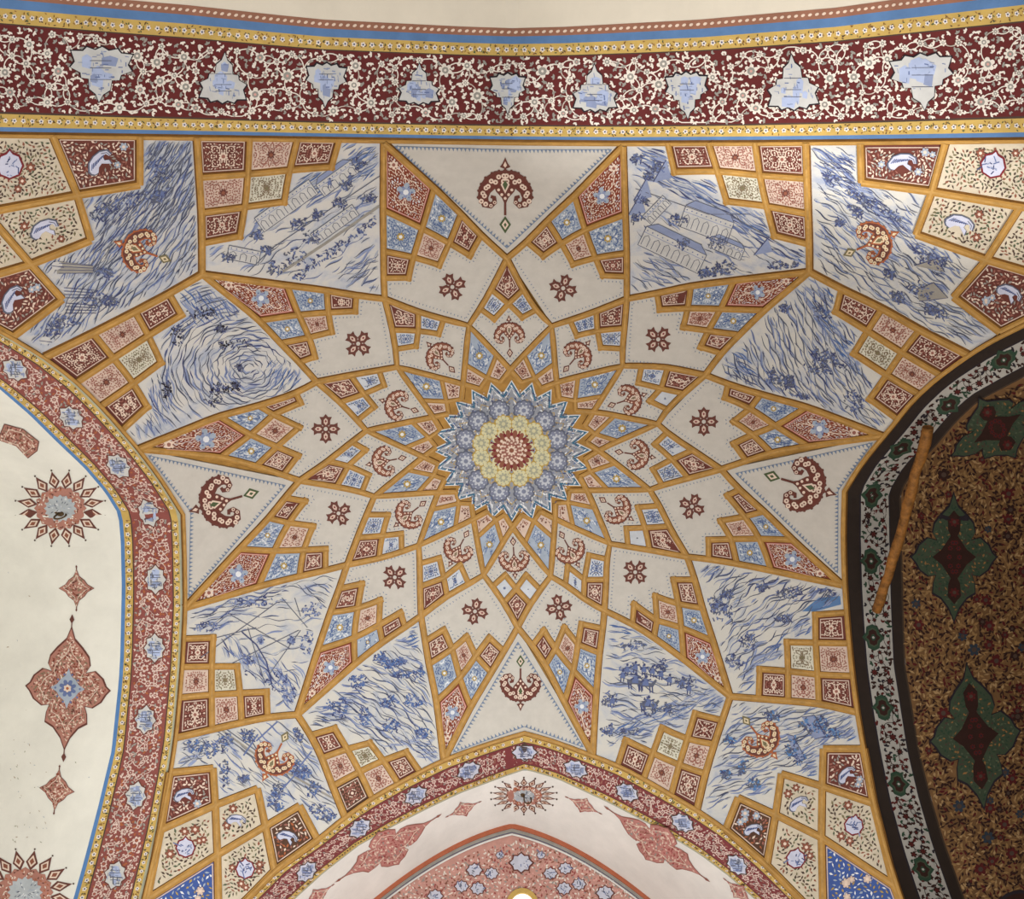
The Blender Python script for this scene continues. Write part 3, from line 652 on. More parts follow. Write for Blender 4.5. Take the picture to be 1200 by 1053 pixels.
P2 = stair(g)+[(731, 166)]+C[1][5]+[Tn[1]]+sideA(2, True)[1:]
scene(P2, 0, f2, 'blue and white painted harbour town scene, right of the top triangle')
# corner panels
NW = [(162.7, 157), (229.5, 159)]+G['D1'][1]+[(236, 320)]+G['G1'][1][::-1]+[(50.7, 417.3), (14, 393), (72, 349.3), (34.7, 308), (105.3, 280), (89.3, 226.7), (162.7, 214.7)]
def f3(p, P, ok):
    hatch(p, P, -.95, 5.2, B3_+['navy'], 1.4, .82, 1.25, seed=11)
    hatch(p, P, -1.0, 4.2, B3_, 1.2, .7, 1.0, seed=12, zone=[(150, 150), (232, 150), (236, 250), (100, 330), (90, 220)])
    for i, (x, y, r, r2) in enumerate([(185, 200, 14, 22), (150, 235, 30, 9), (122, 245, 22, 8), (185, 230, 10, 6), (110, 350, 14, 10), (128, 352, 9, 6), (122, 318, 12, 5), (75, 375, 18, 6), (60, 385, 12, 8)]):
        scribble(p, ok, (x, y), r, r2, ['slate', 'blue1', 'navy'], 55, 30+i, rot=-.5 if i < 4 else .2)
    for y, x0, x1, m_ in ((313, 66, 108, 'flowergrey'), (342, 72, 110, 'slate'), (360, 74, 112, 'flowergrey')):
        Q = [(x0, y-8), (x1, y-3), (x1, y+5), (x0, y+7)]
        if ok(np.array(Q)): p.poly(Q, m_, .0075)
        for k in range(4): p.stroke([(x0+2, y-6+4*k), (x1, y-3+3*k)], .7, 'navy', .0082)
    for i, (x, y) in enumerate([(66, 310), (78, 378), (52, 398)]): p.disc((x, y), 7, 'scenewhite', .0076, 8, 5); p.stroke([(x-7, y), (x+8, y+2)], .8, 'navy', .0082)
nw = scene(NW, 1, f3, 'blue painted scene of wavy water and kneeling figures, top left')
crest(VAULT, (166, 293), 25, .33, nw, pal=('rust', 'brown', 'sand'), dmd='olive', label='brown and orange scroll motif', L0=.009)
NE = [(1009.3, 166), (945.5, 164.5)]+G['D2'][1]+[(949.3, 317.3)]+G['G2'][1][::-1]+[(1136, 414.7), (1173.3, 388), (1118.7, 346.7), (1157.3, 302.7), (1074.7, 273.3), (1093.3, 222.7), (1010.7, 212)]
def f4(p, P, ok):
    hatch(p, P, .62, 5.0, B3_+['blue1'], 1.8, .6, 1.1, seed=15)
    hatch(p, P, .6, 3.8, B2_+['navy'], 1.3, .85, 1.2, seed=16, zone=[(945, 165), (1010, 165), (1010, 215), (1110, 290), (1110, 330), (1010, 240), (945, 190)])
    for i, (x, y, r, r2) in enumerate([(975, 207, 9, 7), (1010, 232, 22, 6), (1003, 246, 9, 5), (1035, 245, 26, 7), (1085, 295, 16, 12), (1100, 305, 12, 8), (1053, 348, 9, 6), (1100, 366, 13, 6), (1092, 362, 8, 6), (1043, 320, 6, 4), (1080, 340, 16, 8), (985, 260, 5, 4)]):
        scribble(p, ok, (x, y), r, r2, ['slate', 'blue1', 'navy'], 46, 60+i, rot=.5)
    for Q in ([(1075, 338), (1095, 330), (1112, 348), (1078, 352)], [(1072, 310), (1100, 302), (1108, 318)]):
        if ok(np.array(Q)): p.poly(Q, 'flowergrey', .0075); p.stroke(Q, .8, 'navy', .0082)
ne = scene(NE, 2, f4, 'blue painted scene of streaming water and figures, top right')
crest(VAULT, (1022, 284), 25, math.pi-.4, ne, pal=('rust', 'brown', 'sand'), dmd='olive', label='brown and orange scroll motif', L0=.009)
g = G['G1']
WN = stair(g)+[(161.3, 525.3)]+sideB(10)[1:]+sideA(11, True)[1:]
def f5(p, P, ok):
    hatch(p, P, 0, 5.5, B3_+['navy'], 1.5, .8, 1.2, seed=21, ctr=(292, 432))
    hatch(p, P, .95, 4, ['cobalt', 'blue1', 'blue2'], 1.3, .85, 1.3, seed=22, zone=[(200, 320), (240, 320), (290, 370), (215, 385)])
    hatch(p, P, 1.3, 5, ['blue2', 'blue1'], 1.3, .8, 1.3, seed=23, zone=[(140, 510), (160, 460), (195, 420), (210, 460), (180, 520)])
    hatch(p, P, -.9, 3.5, ['cobalt', 'blue2'], 1, .85, 1.2, seed=24, zone=[(310, 410), (370, 450), (310, 465)])
    for i, (x, y, r, r2) in enumerate([(275, 402, 20, 5), (258, 454, 12, 6), (250, 466, 10, 9), (236, 366, 18, 5), (208, 390, 7, 16), (258, 384, 6, 4), (275, 452, 5, 4), (280, 430, 3, 2), (195, 455, 5, 10)]):
        scribble(p, ok, (x, y), r, r2, ['slate', 'navy', 'ink'], 40, 80+i)
scene(WN, 0, f5, 'blue painted scene of concentric rippling water, upper left')
g = G['G2']
EN = stair(g)+[(1048, 494), (1035, 510)]+sideA(3)[1:]+sideB(2, True)[1:]
def f6(p, P, ok):
    hatch(p, P, 1.02, 5.2, B3_+['slate', 'navy'], 1.7, .8, 1.2, curl=-.2, seed=25)
    hatch(p, P, .8, 3.6, ['cobalt', 'blue2'], 1, .85, 1.3, seed=26, zone=[(945, 320), (990, 345), (975, 370), (1010, 415), (1010, 450), (960, 380), (930, 340)])
    hatch(p, P, .5, 3.6, ['cobalt', 'blue2', 'navy'], 1.5, .85, 1.2, seed=27, zone=[(835, 430), (870, 400), (900, 460), (880, 460)])
    for i, (x, y, r, r2) in enumerate([(965, 365, 14, 8), (975, 425, 22, 6), (965, 415, 16, 6), (960, 432, 18, 5), (918, 447, 12, 7), (925, 447, 7, 6), (1000, 470, 12, 14), (920, 360, 8, 5), (905, 440, 5, 10), (940, 465, 10, 3)]):
        scribble(p, ok, (x, y), r, r2, ['slate', 'navy', 'blue1'], 42, 100+i, rot=.2)
scene(EN, 2, f6, 'blue painted scene of steep rocky streams, upper right')
g = G['G3']
WS = [(216, 712)]+sideA(9)[1:]+sideB(8, True)[1:]+stair(g)[::-1]
def f7(p, P, ok):
    hatch(p, P, -.25, 4.5, B3_+['navy'], 2.2, .85, 1.2, seed=31, zone=[(215, 712), (330, 680), (345, 690), (290, 715), (250, 745), (215, 745)])
    hatch(p, P, .5, 4.5, B3_, 1.6, .7, 1.1, seed=32, zone=[(335, 675), (405, 660), (385, 730), (360, 700)])
    hatch(p, P, .9, 4.5, ['blue1', 'blue2', 'navy'], 1.6, .8, 1.2, seed=33, zone=[(250, 760), (310, 805), (345, 835), (365, 780), (300, 760), (260, 740)])
    hatch(p, P, -.2, 9, B3_, 2, .3, .8, seed=34)
    for a, b in (((235, 770), (325, 705)), ((255, 785), (350, 738)), ((290, 735), (310, 800)), ((330, 700), (360, 735)), ((315, 790), (352, 738)), ((345, 700), (352, 722)), ((270, 720), (340, 760)), ((240, 750), (300, 735))):
        p.stroke([a, b], 1.0, 'slate', .0078)
    p.stroke([(283, 740), (300, 755), (312, 775), (318, 800)], 1.6, 'navy', .008)
    for i, (x, y, r, r2) in enumerate([(290, 772, 9, 6), (360, 755, 8, 14), (240, 735, 16, 8), (300, 705, 30, 6), (270, 700, 24, 6), (365, 715, 12, 8), (325, 800, 16, 10), (280, 790, 8, 10), (340, 815, 8, 10), (250, 770, 5, 10), (305, 750, 3, 3), (341, 750, 3, 3)]):
        scribble(p, ok, (x, y), r, r2, ['blue1', 'navy', 'blue2'], 44, 120+i)
scene(WS, 2, f7, 'blue painted scene of rigging lines and birds, lower left')
g = G['G4']
SW_ = [Tn[7]]+C[7][5][::-1]+[(520, 890.3)]+stair(g)[::-1]+[(348, 837)]+C[8][4]
def f8(p, P, ok):
    hatch(p, P, .5, 5, B3_+['navy'], 2.0, .75, 1.1, curl=.25, seed=41)
    hatch(p, P, .1, 4, B3_+['blue1'], 1.6, .85, 1.2, seed=42, zone=[(350, 850), (365, 825), (440, 790), (400, 860)])
    hatch(p, P, -.4, 3.2, ['cobalt', 'blue1'], 1, .95, 1.8, seed=43, zone=[(462, 752), (496, 722), (500, 768), (480, 765)])
    hatch(p, P, .1, 4, ['cobalt', 'blue2'], 1.5, .85, 1.2, seed=44, zone=[(440, 870), (520, 860), (515, 890), (470, 885)])
    for i, (x, y, r, r2) in enumerate([(418, 798, 10, 9), (395, 828, 14, 12), (456, 822, 11, 6), (484, 822, 12, 7), (458, 850, 10, 8), (495, 857, 9, 7), (427, 838, 7, 12), (455, 778, 10, 5), (480, 790, 18, 4), (444, 770, 8, 6), (498, 785, 6, 8), (470, 775, 6, 3)]):
        scribble(p, ok, (x, y), r, r2, ['cobalt', 'navy', 'blue1'], 48, 140+i)
scene(SW_, 2, f8, 'blue painted scene of animals on a windy slope, left of the far triangle')
g = G['G5']
ES = [(988, 685.3)]+C[4][5]+[Tn[4]]+C[5][4][::-1]+[(856, 815.7)]+stair(g)[::-1]
def f9(p, P, ok):
    hatch(p, P, -.72, 5.4, B3_+['navy'], 2.4, .7, 1.2, curl=.15, seed=51)
    hatch(p, P, -.6, 4.2, ['cobalt', 'blue1', 'blue2'], 1.6, .85, 1.6, seed=52, zone=[(862, 815), (870, 780), (975, 700), (990, 715), (950, 760), (905, 800)])
    hatch(p, P, -.6, 3.6, ['cobalt', 'blue2'], 1, .9, 1.3, seed=53, zone=[(806, 655), (850, 660), (822, 700)])
    Q = [(940, 716), (960, 700), (985, 698), (986, 708), (955, 716)]
    p.poly(Q, 'blueline2', .0056)
    for i, (x, y, r, r2) in enumerate([(845, 718, 16, 12), (838, 708, 12, 10), (852, 696, 7, 4), (893, 688, 8, 4), (860, 775, 14, 7), (878, 752, 9, 10), (972, 692, 14, 6), (925, 695, 16, 7), (918, 725, 10, 5)]):
        scribble(p, ok, (x, y), r, r2, ['slate', 'navy', 'blue1'], 46, 160+i)
    for x, y in ((840, 708), (850, 712), (832, 716)): figure(p, ok, (x, y), 7, 0)
scene(ES, 2, f9, 'blue painted scene of a waterfall over cliffs, lower right')
g = G['G6']
SE_ = [Tn[5]]+C[5][5][::-1]+[(856, 815.7)]+stair(g)+[(694.7, 883.7)]+C[6][4]
def f10(p, P, ok):
    hatch(p, P, .12, 5, B3_, 2.2, .55, 1.1, seed=61)
    hatch(p, P, -.5, 3.8, ['cobalt', 'blue1', 'blue2'], 1.2, .85, 1.3, seed=62, zone=[(700, 885), (720, 850), (840, 800), (855, 830), (812, 840), (760, 860), (730, 890)])
    hatch(p, P, .2, 3.2, ['cobalt', 'blue1'], 1, .95, 1.6, seed=63, zone=[(708, 718), (745, 742), (710, 756)])
    for i, (x, y) in enumerate([(735, 783), (745, 780), (755, 783), (765, 785), (775, 788), (730, 790), (712, 818), (718, 820), (785, 795), (800, 798), (808, 805)]): figure(p, ok, (x, y), 8, .1)
    for x, y in ((760, 822), (745, 795), (757, 798)): figure(p, ok, (x, y), 10, .1, horse=True)
    for i, (x, y, r, r2) in enumerate([(750, 785, 26, 9), (714, 820, 9, 9), (762, 828, 10, 12), (712, 855, 8, 7), (735, 858, 14, 4), (780, 830, 8, 5), (805, 800, 12, 7), (740, 755, 16, 4), (775, 780, 6, 8)]):
        scribble(p, ok, (x, y), r, r2, ['blue1', 'navy', 'slate'], 40, 180+i)
scene(SE_, 2, f10, 'blue painted scene of riders and soldiers, right of the far triangle')
SWc = [(206.7, 863.7)]+G['G3'][2]+[(348, 837)]+G['G4'][1][::-1]+[(404, 957), (372, 983.7), (350.7, 943.7), (310.7, 967.7), (301.3, 923.7), (252, 943), (249.3, 899.7), (198.7, 905)]
def f11(p, P, ok):
    hatch(p, P, .66, 5.5, B3_+['blue1'], 1.6, .55, 1.0, seed=71)
    hatch(p, P, -.3, 4, ['blue2', 'slate'], 1.4, .8, 1.1, seed=72, zone=[(205, 865), (250, 855), (240, 890), (200, 905)])
    for o_ in (-5, 0, 5): p.stroke([(255, 852+o_), (305, 888+o_), (395, 938+o_)], 1.2 if o_ else 2.4, 'slate' if o_ else 'flowergrey', .0074)
    for a, b in (((300, 868), (325, 845)), ((345, 905), (365, 880)), ((330, 925), (348, 905)), ((285, 885), (302, 860))): p.stroke([a, b], 1.8, 'blue1', .0078)
    for i, (x, y, r, r2) in enumerate([(225, 872, 9, 12), (245, 878, 12, 10), (262, 905, 9, 14), (262, 870, 10, 12), (290, 862, 8, 8), (315, 938, 12, 9), (325, 925, 8, 9), (330, 948, 9, 6), (372, 950, 12, 9), (368, 925, 9, 11), (355, 905, 10, 8), (285, 912, 5, 3), (348, 900, 8, 8), (350, 860, 6, 10), (388, 958, 8, 5)]):
        scribble(p, ok, (x, y), r, r2, ['cobalt', 'navy', 'blue1', 'slate'], 48, 200+i)
sw = scene(SWc, 2, f11, 'blue painted scene with a grey bridge or balustrade, bottom left corner')
crest(VAULT, (322, 886), 23, -1.1, sw, pal=('rust', 'brown', 'sand'), dmd='olive', label='brown and orange scroll motif', L0=.009)
SEc = [(856, 815.7)]+G['G5'][2][::-1]+[(1004, 833.8), (1012.5, 877), (965.3, 877), (964, 921), (916, 906.3), (909.3, 954.3), (865.3, 934.3), (850.7, 971.7), (817.3, 947.7)]+G['G6'][1]
def f12(p, P, ok):
    hatch(p, P, -.42, 5, B3_+['blue1'], 1.8, .75, 1.15, seed=81)
    hatch(p, P, -.3, 4, ['cobalt', 'blue2', 'blue1'], 1.6, .8, 1.3, seed=82, zone=[(905, 935), (960, 860), (1008, 850), (1010, 875), (965, 878), (962, 918), (915, 905)])
    for i, (x, y, r, r2) in enumerate([(950, 850, 14, 8), (962, 848, 10, 8), (975, 858, 12, 6), (928, 875, 6, 12), (935, 885, 9, 10), (882, 918, 9, 6), (850, 908, 7, 6), (870, 900, 4, 10), (855, 867, 6, 5), (905, 838, 9, 4)]):
        scribble(p, ok, (x, y), r, r2, ['slate', 'navy', 'blueline'], 44, 220+i, rot=.3)
    for Q in ([(940, 840), (955, 838), (968, 862), (955, 866)], [(922, 860), (930, 862), (944, 888), (934, 892)]):
        if ok(np.array(Q)): p.poly(Q, 'blue2', .0074); p.stroke(Q, .8, 'navy', .008)
se = scene(SEc, 2, f12, 'blue painted scene of sea, fish and a boat, bottom right corner')
crest(VAULT, (891, 864), 23, -2.25, se, pal=('rust', 'brown', 'sand'), dmd='olive', label='brown and orange scroll motif', L0=.009)

# big corner tiles (with birds and cartouches)
def bigtile(q, kind, seed, motif=None, mc=None, ms=14, mrot=0, label=None):
    p_ = PM(VAULT); gr, cs, sp = {'red': ('redtile', ['curl', 'curl', 'pinkcurl', 'flowergrey'], 3.3), 'cream': ('sand2', ['ink2', 'brown2', 'olive', 'ink2', 'midgreen2'], 3.7),
                      'brown': ('darktile', ['curl', 'pinkcurl', 'rust'], 3.4), 'royal': ('royal', ['bluetile', 'whitedot', 'stargold'], 4.4)}[kind]
    p_.fill(q, gr, .004); poly = np.array(q, float); x0, y0 = poly.min(0); x1, y1 = poly.max(0); rs = np.random.RandomState(seed)
    I = inset_quad(q, 6.0)
    if kind != 'cream': p_.stroke(list(I)+[I[0]], 1.2, 'pinktile', .0062)
    pts = [np.array((x0, y0))+p for p in poisson(int((x1-x0)*(y1-y0)/(sp*sp)), x1-x0, y1-y0, sp, seed)]
    P = np.array(pts); okm = inpoly(P, poly) & (edgedist(P, poly) > 8)
    for p in P[okm]:
        if mc is not None and np.linalg.norm(p-mc) < ms*.8: continue
        p_.leaf(p, rs.uniform(2, 3.2), rs.uniform(.8, 1.5), rs.rand()*6.3, cs[rs.randint(len(cs))], .0066)
    c = np.array(mc) if mc is not None else poly.mean(0)
    for k in range(5 if kind != 'royal' else 12):
        a = rs.rand()*6.3; r = rs.uniform(1.25, 2.1)*ms; p = c+r*np.array([math.cos(a), math.sin(a)])
        if inpoly([p], poly)[0] and edgedist([p], poly)[0] > 10 : p_.flower(p, rs.uniform(4, 5.5), 'brown2' if kind == 'cream' else ('bluetile' if kind != 'royal' else 'pinktile'), 'curl', .0075, 6, a, edge='brown' if kind != 'royal' else 'navy')
    a_ = p_.build('tile', ceiling, label=label)
    if motif:
        m_ = PM(VAULT); T = lambda P: xf(mc, ms, mrot, P)
        if motif == 'bird':
            body = [(-.9, .55), (-.75, .0), (-.35, -.35), (.15, -.55), (.65, -.5), (.85, -.15), (.7, -.1), (.5, -.3), (.25, -.2), (.3, .1), (.6, .15), (.7, .45), (.35, .35), (.05, .25), (-.2, .45), (-.35, .8), (-.6, .85), (-.8, .75)]
            b_ = np.array(body); c_ = b_.mean(0); m_.poly(T(c_+(b_-c_)*1.13), 'slate', .0085); m_.poly(T(body), 'lilac', .0092)
            for k in range(9): m_.stroke(T([(-.75+.12*k, .5-.08*k), (-.6+.12*k, .1-.05*k)]), 1.1, 'navy' if k % 2 else 'blue1', .0098, seg=0)
            m_.stroke(T([(.2, -.42), (.6, -.38), (.75, -.15)]), 1.0, 'slate', .0098, seg=0)
            m_.build('bird_motif', a_)
        else:
            a = np.arange(24)*2*math.pi/24; r = .75+.13*np.abs(np.cos(a*4)); r[18] = 1.05
            P = np.stack([r*np.cos(a), r*np.sin(a)], 1); m_.poly(T(P*1.15), 'crimson' if kind == 'cream' else 'ink', .0085); m_.poly(T(P*.97), 'lilac', .0092)
            rs = np.random.RandomState(seed+5)
            for k in range(14):
                p = T([rs.randn(2)*.3])[0]; m_.stroke([p, p+rs.randn(2)*3.5], 1.3, ['navy', 'blue1', 'blue2'][k % 3], .0098, seg=0)
            m_.build('cartouche_motif', a_)
    return a_
bigs = [
 ([(60, 156.5), (162.7, 157.5), (162.7, 214.7), (89.3, 226.7)], 'red', 'bird', (116, 186), 17, -.3),
 ([(-60, 155), (60, 156.5), (89.3, 226.7), (-18, 247)], 'cream', 'cart', (10, 192), 17, 0),
 ([(89.3, 226.7), (105.3, 280), (34.7, 308), (-18, 247)], 'cream', 'bird', (52, 265), 17, .1),
 ([(-18, 247), (34.7, 308), (-50, 333), (-70, 262)], 'cream', None, None, 14, 0),
 ([(34.7, 308), (72, 349.3), (14, 393), (-50, 358), (-50, 333)], 'red', 'bird', (13, 347), 17, -.5),
 ([(1109.3, 165.5), (1009.3, 166), (1010.7, 212), (1093.3, 222.7)], 'red', 'bird', (1060, 187), 17, .4),
 ([(1109.3, 165.5), (1093.3, 222.7), (1197.3, 240), (1265, 250), (1265, 163)], 'cream', 'cart', (1165, 192), 16, .2),
 ([(1093.3, 222.7), (1074.7, 273.3), (1157.3, 302.7), (1197.3, 240)], 'cream', 'bird', (1128, 260), 17, .8),
 ([(1197.3, 240), (1157.3, 302.7), (1250, 330), (1265, 250)], 'cream', None, None, 14, 0),
 ([(1157.3, 302.7), (1118.7, 346.7), (1173.3, 388), (1250, 350), (1250, 330)], 'red', 'bird', (1186, 342), 15, 1.0),
 ([(198.7, 905), (249.3, 899.7), (252, 943), (188, 971.7)], 'red', 'bird', (216, 930), 12, .2),
 ([(252, 943), (301.3, 923.7), (310.7, 967.7), (254.5, 1001)], 'cream', 'bird', (278, 960), 11, .6),
 ([(310.7, 967.7), (350.7, 943.7), (372, 983.7), (321.3, 1019.7)], 'brown', 'bird', (338, 980), 12, .8),
 ([(188, 971.7), (252, 943), (254.5, 1001), (172, 1053)], 'cream', 'cart', (217, 993), 12, 0),
 ([(254.5, 1001), (310.7, 967.7), (321.3, 1019.7), (290, 1052), (256, 1085)], 'cream', 'cart', (287, 1018), 12, 0),
 ([(254.5, 1001), (256, 1085), (162, 1085), (172, 1053)], 'royal', None, None, 14, 0),
 ([(965.3, 877), (1012.5, 877), (1024, 941), (964, 921)], 'red', 'bird', (993, 906), 12, -.2),
 ([(916, 906.3), (964, 921), (963, 981), (909.3, 954.3)], 'cream', 'bird', (937, 940), 12, 0),
 ([(865.3, 934.3), (909.3, 954.3), (899, 1013), (850.7, 971.7)], 'brown', 'bird', (884, 971), 11, .3),
 ([(964, 921), (1024, 941), (1048, 1037), (963, 981)], 'cream', 'cart', (1001, 967), 12, .2),
 ([(909.3, 954.3), (963, 981), (965.5, 1085), (940, 1055), (899, 1013)], 'cream', 'cart', (933, 1006), 12, .2),
 ([(963, 981), (1048, 1037), (1066, 1085), (965.5, 1085)], 'royal', None, None, 14, 0),
]
big_ribs = []
for i, (q, kd, mo, mc, ms, mr) in enumerate(bigs):
    bigtile(q, kd, 300+i, mo, mc, ms, mr)
    for a, b in zip(q, q[1:]+q[:1]):
        key = tuple(sorted([a, b])); 
        if key not in big_ribs and not (a[1] < 170 and b[1] < 170) and not (min(a[1], b[1]) > 1060 or max(a[0], b[0]) < -10 or min(a[0], b[0]) > 1215): big_ribs.append(key)

# ribs
for c in C:
    g = c[3:]
    for k_, L in enumerate(lines6(g)): rib(ceiling, L, ribw(L[0])*.93, .013+.0012*(k_ > 2), ext=True)
    rib(ceiling, sideA(C.index(c)), None, .017); rib(ceiling, sideB(C.index(c)), None, .018)
for k, (a, b, D) in enumerate(KS):
    A1, A2, B1, B2, n11, n21, n12 = D
    for k_, L in enumerate(([A1, n11, n12], [A2, n21], [B1, n11, n21], [B2, n12])): rib(ceiling, L, ribw(L[0])*.93, .013+.0012*(k_ > 1), ext=True)
    rib(ceiling, [Tn[k], A1, A2, Sn[a], In[k], N21[k]], None, .0170)          # A toward S[k-1]; runs on to the star
    rib(ceiling, [Tn[k], B1, B2, Sn[b], In[k], N12[(k-1) % 12]], None, .0180)
for L, _ in inner_ribs: rib(ceiling, L, 6.0, .0125)
for nm, g in G.items():
    for k_, L in enumerate(lines6(g)): rib(ceiling, L, ribw(L[0])*.9, .013+.0012*(k_ > 2), ext=True)
    end = {'D1': (236, 320), 'D2': (949.3, 317.3), 'G1': (236, 320), 'G2': (949.3, 317.3), 'G3': None, 'G4': (348, 837), 'G5': None, 'G6': (856, 815.7)}[nm]
    if end: rib(ceiling, [g[0]]+g[1]+[end], None, .0172)
    if nm == 'G3': rib(ceiling, [g[0]]+g[2]+[(348, 837)], None, .0172)
    if nm == 'G5': rib(ceiling, [g[0]]+g[2]+[(856, 815.7)], None, .0172)
for a, b in big_ribs: rib(ceiling, [a, b], None, .0152)
for nmx, cv, wd in (('edge_rib', [(x, y+2.2) for x, y in TOP], 5.5), ('edge_rib', LEFT_O, 5), ('edge_rib', BOT_O, 6), ('edge_rib', RIGHT_O, 6.5)):
    rib(ceiling, cv, wd, .013 if cv[0][1] < 200 and len(cv) == 10 else .021, name=nmx)

# central star
def starpt(r, a): return np.stack([599.5+93*r*np.sin(a), 526.5-(81+1.5*(1-np.cos(a)))*r*np.cos(a)], -1)
p_ = PM(VAULT); p_.fill([tuple(x) for x in starpt(np.full(40, 1.14), np.arange(40)*math.pi/20)], GILT['gold'], .0015, step=12, depth=0); p_.build('gilt_ground', ceiling); p_ = PM(VAULT)
a = np.arange(48)*math.pi/24; rr = np.where(np.arange(48) % 2 == 0, 1.0, .81)
p_.fill([tuple(x) for x in starpt(rr+.01, a)], 'whitedot', .012, step=12, depth=.03)
p_.fill([tuple(x) for x in starpt(rr-.012, a)], 'teal', .0135, step=12, depth=0)
p_.fill([tuple(x) for x in starpt(rr-.05, a)], 'stargrey', .0145, step=12, depth=0)
rs = np.random.RandomState(4)
for ring, cnt, mt in ((.80, 48, ['whitedot', 'navy']), (.86, 48, ['navy', 'whitedot']), (.82, 72, ['whitedot', 'slate', 'cobalt']), (.71, 60, ['whitedot', 'cobalt']), (.90, 24, ['teal']), (.92, 24, ['whitedot']), (.74, 48, ['navy', 'whitedot', 'slate']), (.68, 48, ['whitedot', 'slate']), (.62, 36, ['stargold', 'whitedot']), (.50, 36, ['stargold', 'whitedot', 'slate']), (.55, 36, ['navy', 'whitedot']), (.46, 36, ['whitedot', 'blue1'])):
    for i in range(cnt):
        t = (i+(.5 if cnt > 24 else 0))*2*math.pi/cnt; p = starpt(np.array(ring), np.array(t)); p_.leaf(p, 2.6, 1.0, t*(1 if i % 2 else -1)+1, mt[i % len(mt)], .0162)
for i in range(900):
    t = rs.rand()*6.283; r = rs.uniform(.3, .93-.1*abs(math.cos(t*12))**.5); p = starpt(np.array(r), np.array(t)); p_.leaf(p, rs.uniform(1, 1.9), rs.uniform(.5, .9), rs.rand()*6.3, ['whitedot', 'slate', 'blue1', 'whitedot', 'stargold', 'navy', 'pinktile'][i % 7], .0158)
for i in range(24):          # leaf outlines in each point
    t = i*2*math.pi/24; A_ = lambda r, d: starpt(np.array(r), np.array(t+d))
    p_.stroke([A_(.76, -.10), A_(.9, 0), A_(.76, .10)], .9, 'whitedot', .0168, seg=0)
    p_.stroke([A_(.66, -.13), A_(.76, 0), A_(.66, .13)], 1.0, 'stargold', .0168, seg=0)
    p_.stroke([A_(.44, -.13), A_(.54, 0), A_(.44, .13)], 1.0, 'stargold', .0168, seg=0)
star = p_.build('star_medallion', ceiling, label='central twenty-four pointed star with teal tips and rosettes')
def rosette(S, c, r, parent, m, mc, lift, n=10, edge=None, name='rosette'):
    q = PM(S); q.flower(c, r, m, None, lift, n, 0, edge=edge, depth=.86); q.flower(c, r*.62, mc, m, lift+.0015, 8, .2, .4)
    for k in range(n):
        t = k*2*math.pi/n; q.disc((c[0]+r*.78*math.cos(t), c[1]+r*.78*math.sin(t)), r*.09, mc, lift+.0015, 5)
    return q.build(name, parent)
for i in range(12):
    t = np.array((i+.5)*math.pi/6)
    rosette(VAULT, starpt(np.array(.595), t), 11, star, 'stargrey2', 'bluetile2', .0175, edge='slate')
    rosette(VAULT, starpt(np.array(.395), t+.0), 9.6, star, 'starcream', 'greygreen', .0185, edge='stargold')
q = PM(VAULT); c0 = starpt(np.array(0.), np.array(0.))
q.flower(c0, 27, 'starcream', None, .0192, 16, 0, depth=.8); q.flower(c0, 24.5, 'brown2', None, .0202, 16, 0, depth=.7)
for k in range(16):
    t = k*math.pi/8; u = np.array([math.cos(t), math.sin(t)*.92]); q.leaf(c0+21*u, 4.2, 1.8, math.atan2(u[1], u[0]), 'crimson', .0212); q.disc(c0+16.5*u, 1.9, 'curl', .0216, 6); q.disc(c0+25.5*u, 1.2, 'crimson', .0218, 5)
q.flower(c0, 14.5, 'curl', None, .0214, 14, .1, depth=.8); q.flower(c0, 12.5, 'pinkcurl', None, .0222, 14, 0, depth=.75)
for k in range(12):
    t = k*math.pi/6; q.disc(c0+9*np.array([math.cos(t), math.sin(t)]), 1.3, 'curl', .023, 5)
q.flower(c0, 6.5, 'curl', 'brown2', .023, 10, 0, .45); q.build('center_rosette', star)

# ------------------------------------------------------------------ arch bands (soffits)
def band(name, B, layers, dens, cart, kind):
    """layers: list of (f0, f1, material, drawn pattern)"""
    pm = PM(B); Lt = B.L[-1]
    us = np.linspace(0, Lt, int(Lt/12)); W = B.width(us)
    for f0, f1, m, pat in layers:
        V = np.r_[np.stack([us, W*f0], 1), np.stack([us, W*(f0+f1)/2], 1), np.stack([us, W*f1], 1)]; n = len(us)
        pm.add(V, [[r*n+i, r*n+i+1, (r+1)*n+i+1, (r+1)*n+i] for r in (0, 1) for i in range(n-1)], m, .002)
        h = np.mean(W)*(f1-f0); rs = np.random.RandomState(int(f0*100)+3)
        if pat == 'dots':
            u = 3.0; k = 0
            while u < Lt-3:
                w_ = B.width(u); vm = w_*(f0+f1)/2; hh = w_*(f1-f0)
                if hh > 5:
                    pm.flower((u, vm), min(3.1, hh*.3), 'flower', 'navy', .0045, 5, k)
                    for _ in range(5): pm.leaf((u+rs.uniform(-6, 6), w_*(f0+(f1-f0)*rs.uniform(.12, .88))), 1.9, .8, rs.rand()*6, ['green', 'ochre', 'goldedge', 'ink2'][rs.randint(4)], .0035)
                    u += 10.5
                else:
                    pm.leaf((u, vm), hh*.34, hh*.26, 1.0 if k % 2 else -.6, ['ink2', 'green'][k % 2], .0038); pm.disc((u+2.2, w_*(f0+(f1-f0)*(.25 if k % 2 else .75))), .7, 'ink2' if k % 3 else 'rust', .0038, 5); u += 4.2
                k += 1
        elif pat == 'beads':
            u = 3.0
            while u < Lt: 
                w_ = B.width(u); pm.disc((u, w_*(f0+f1)/2), 2.6, 'bead', .004, 7, 1.6, .4); u += 8.2
    o = pm.build(name, kind='structure')
    return o
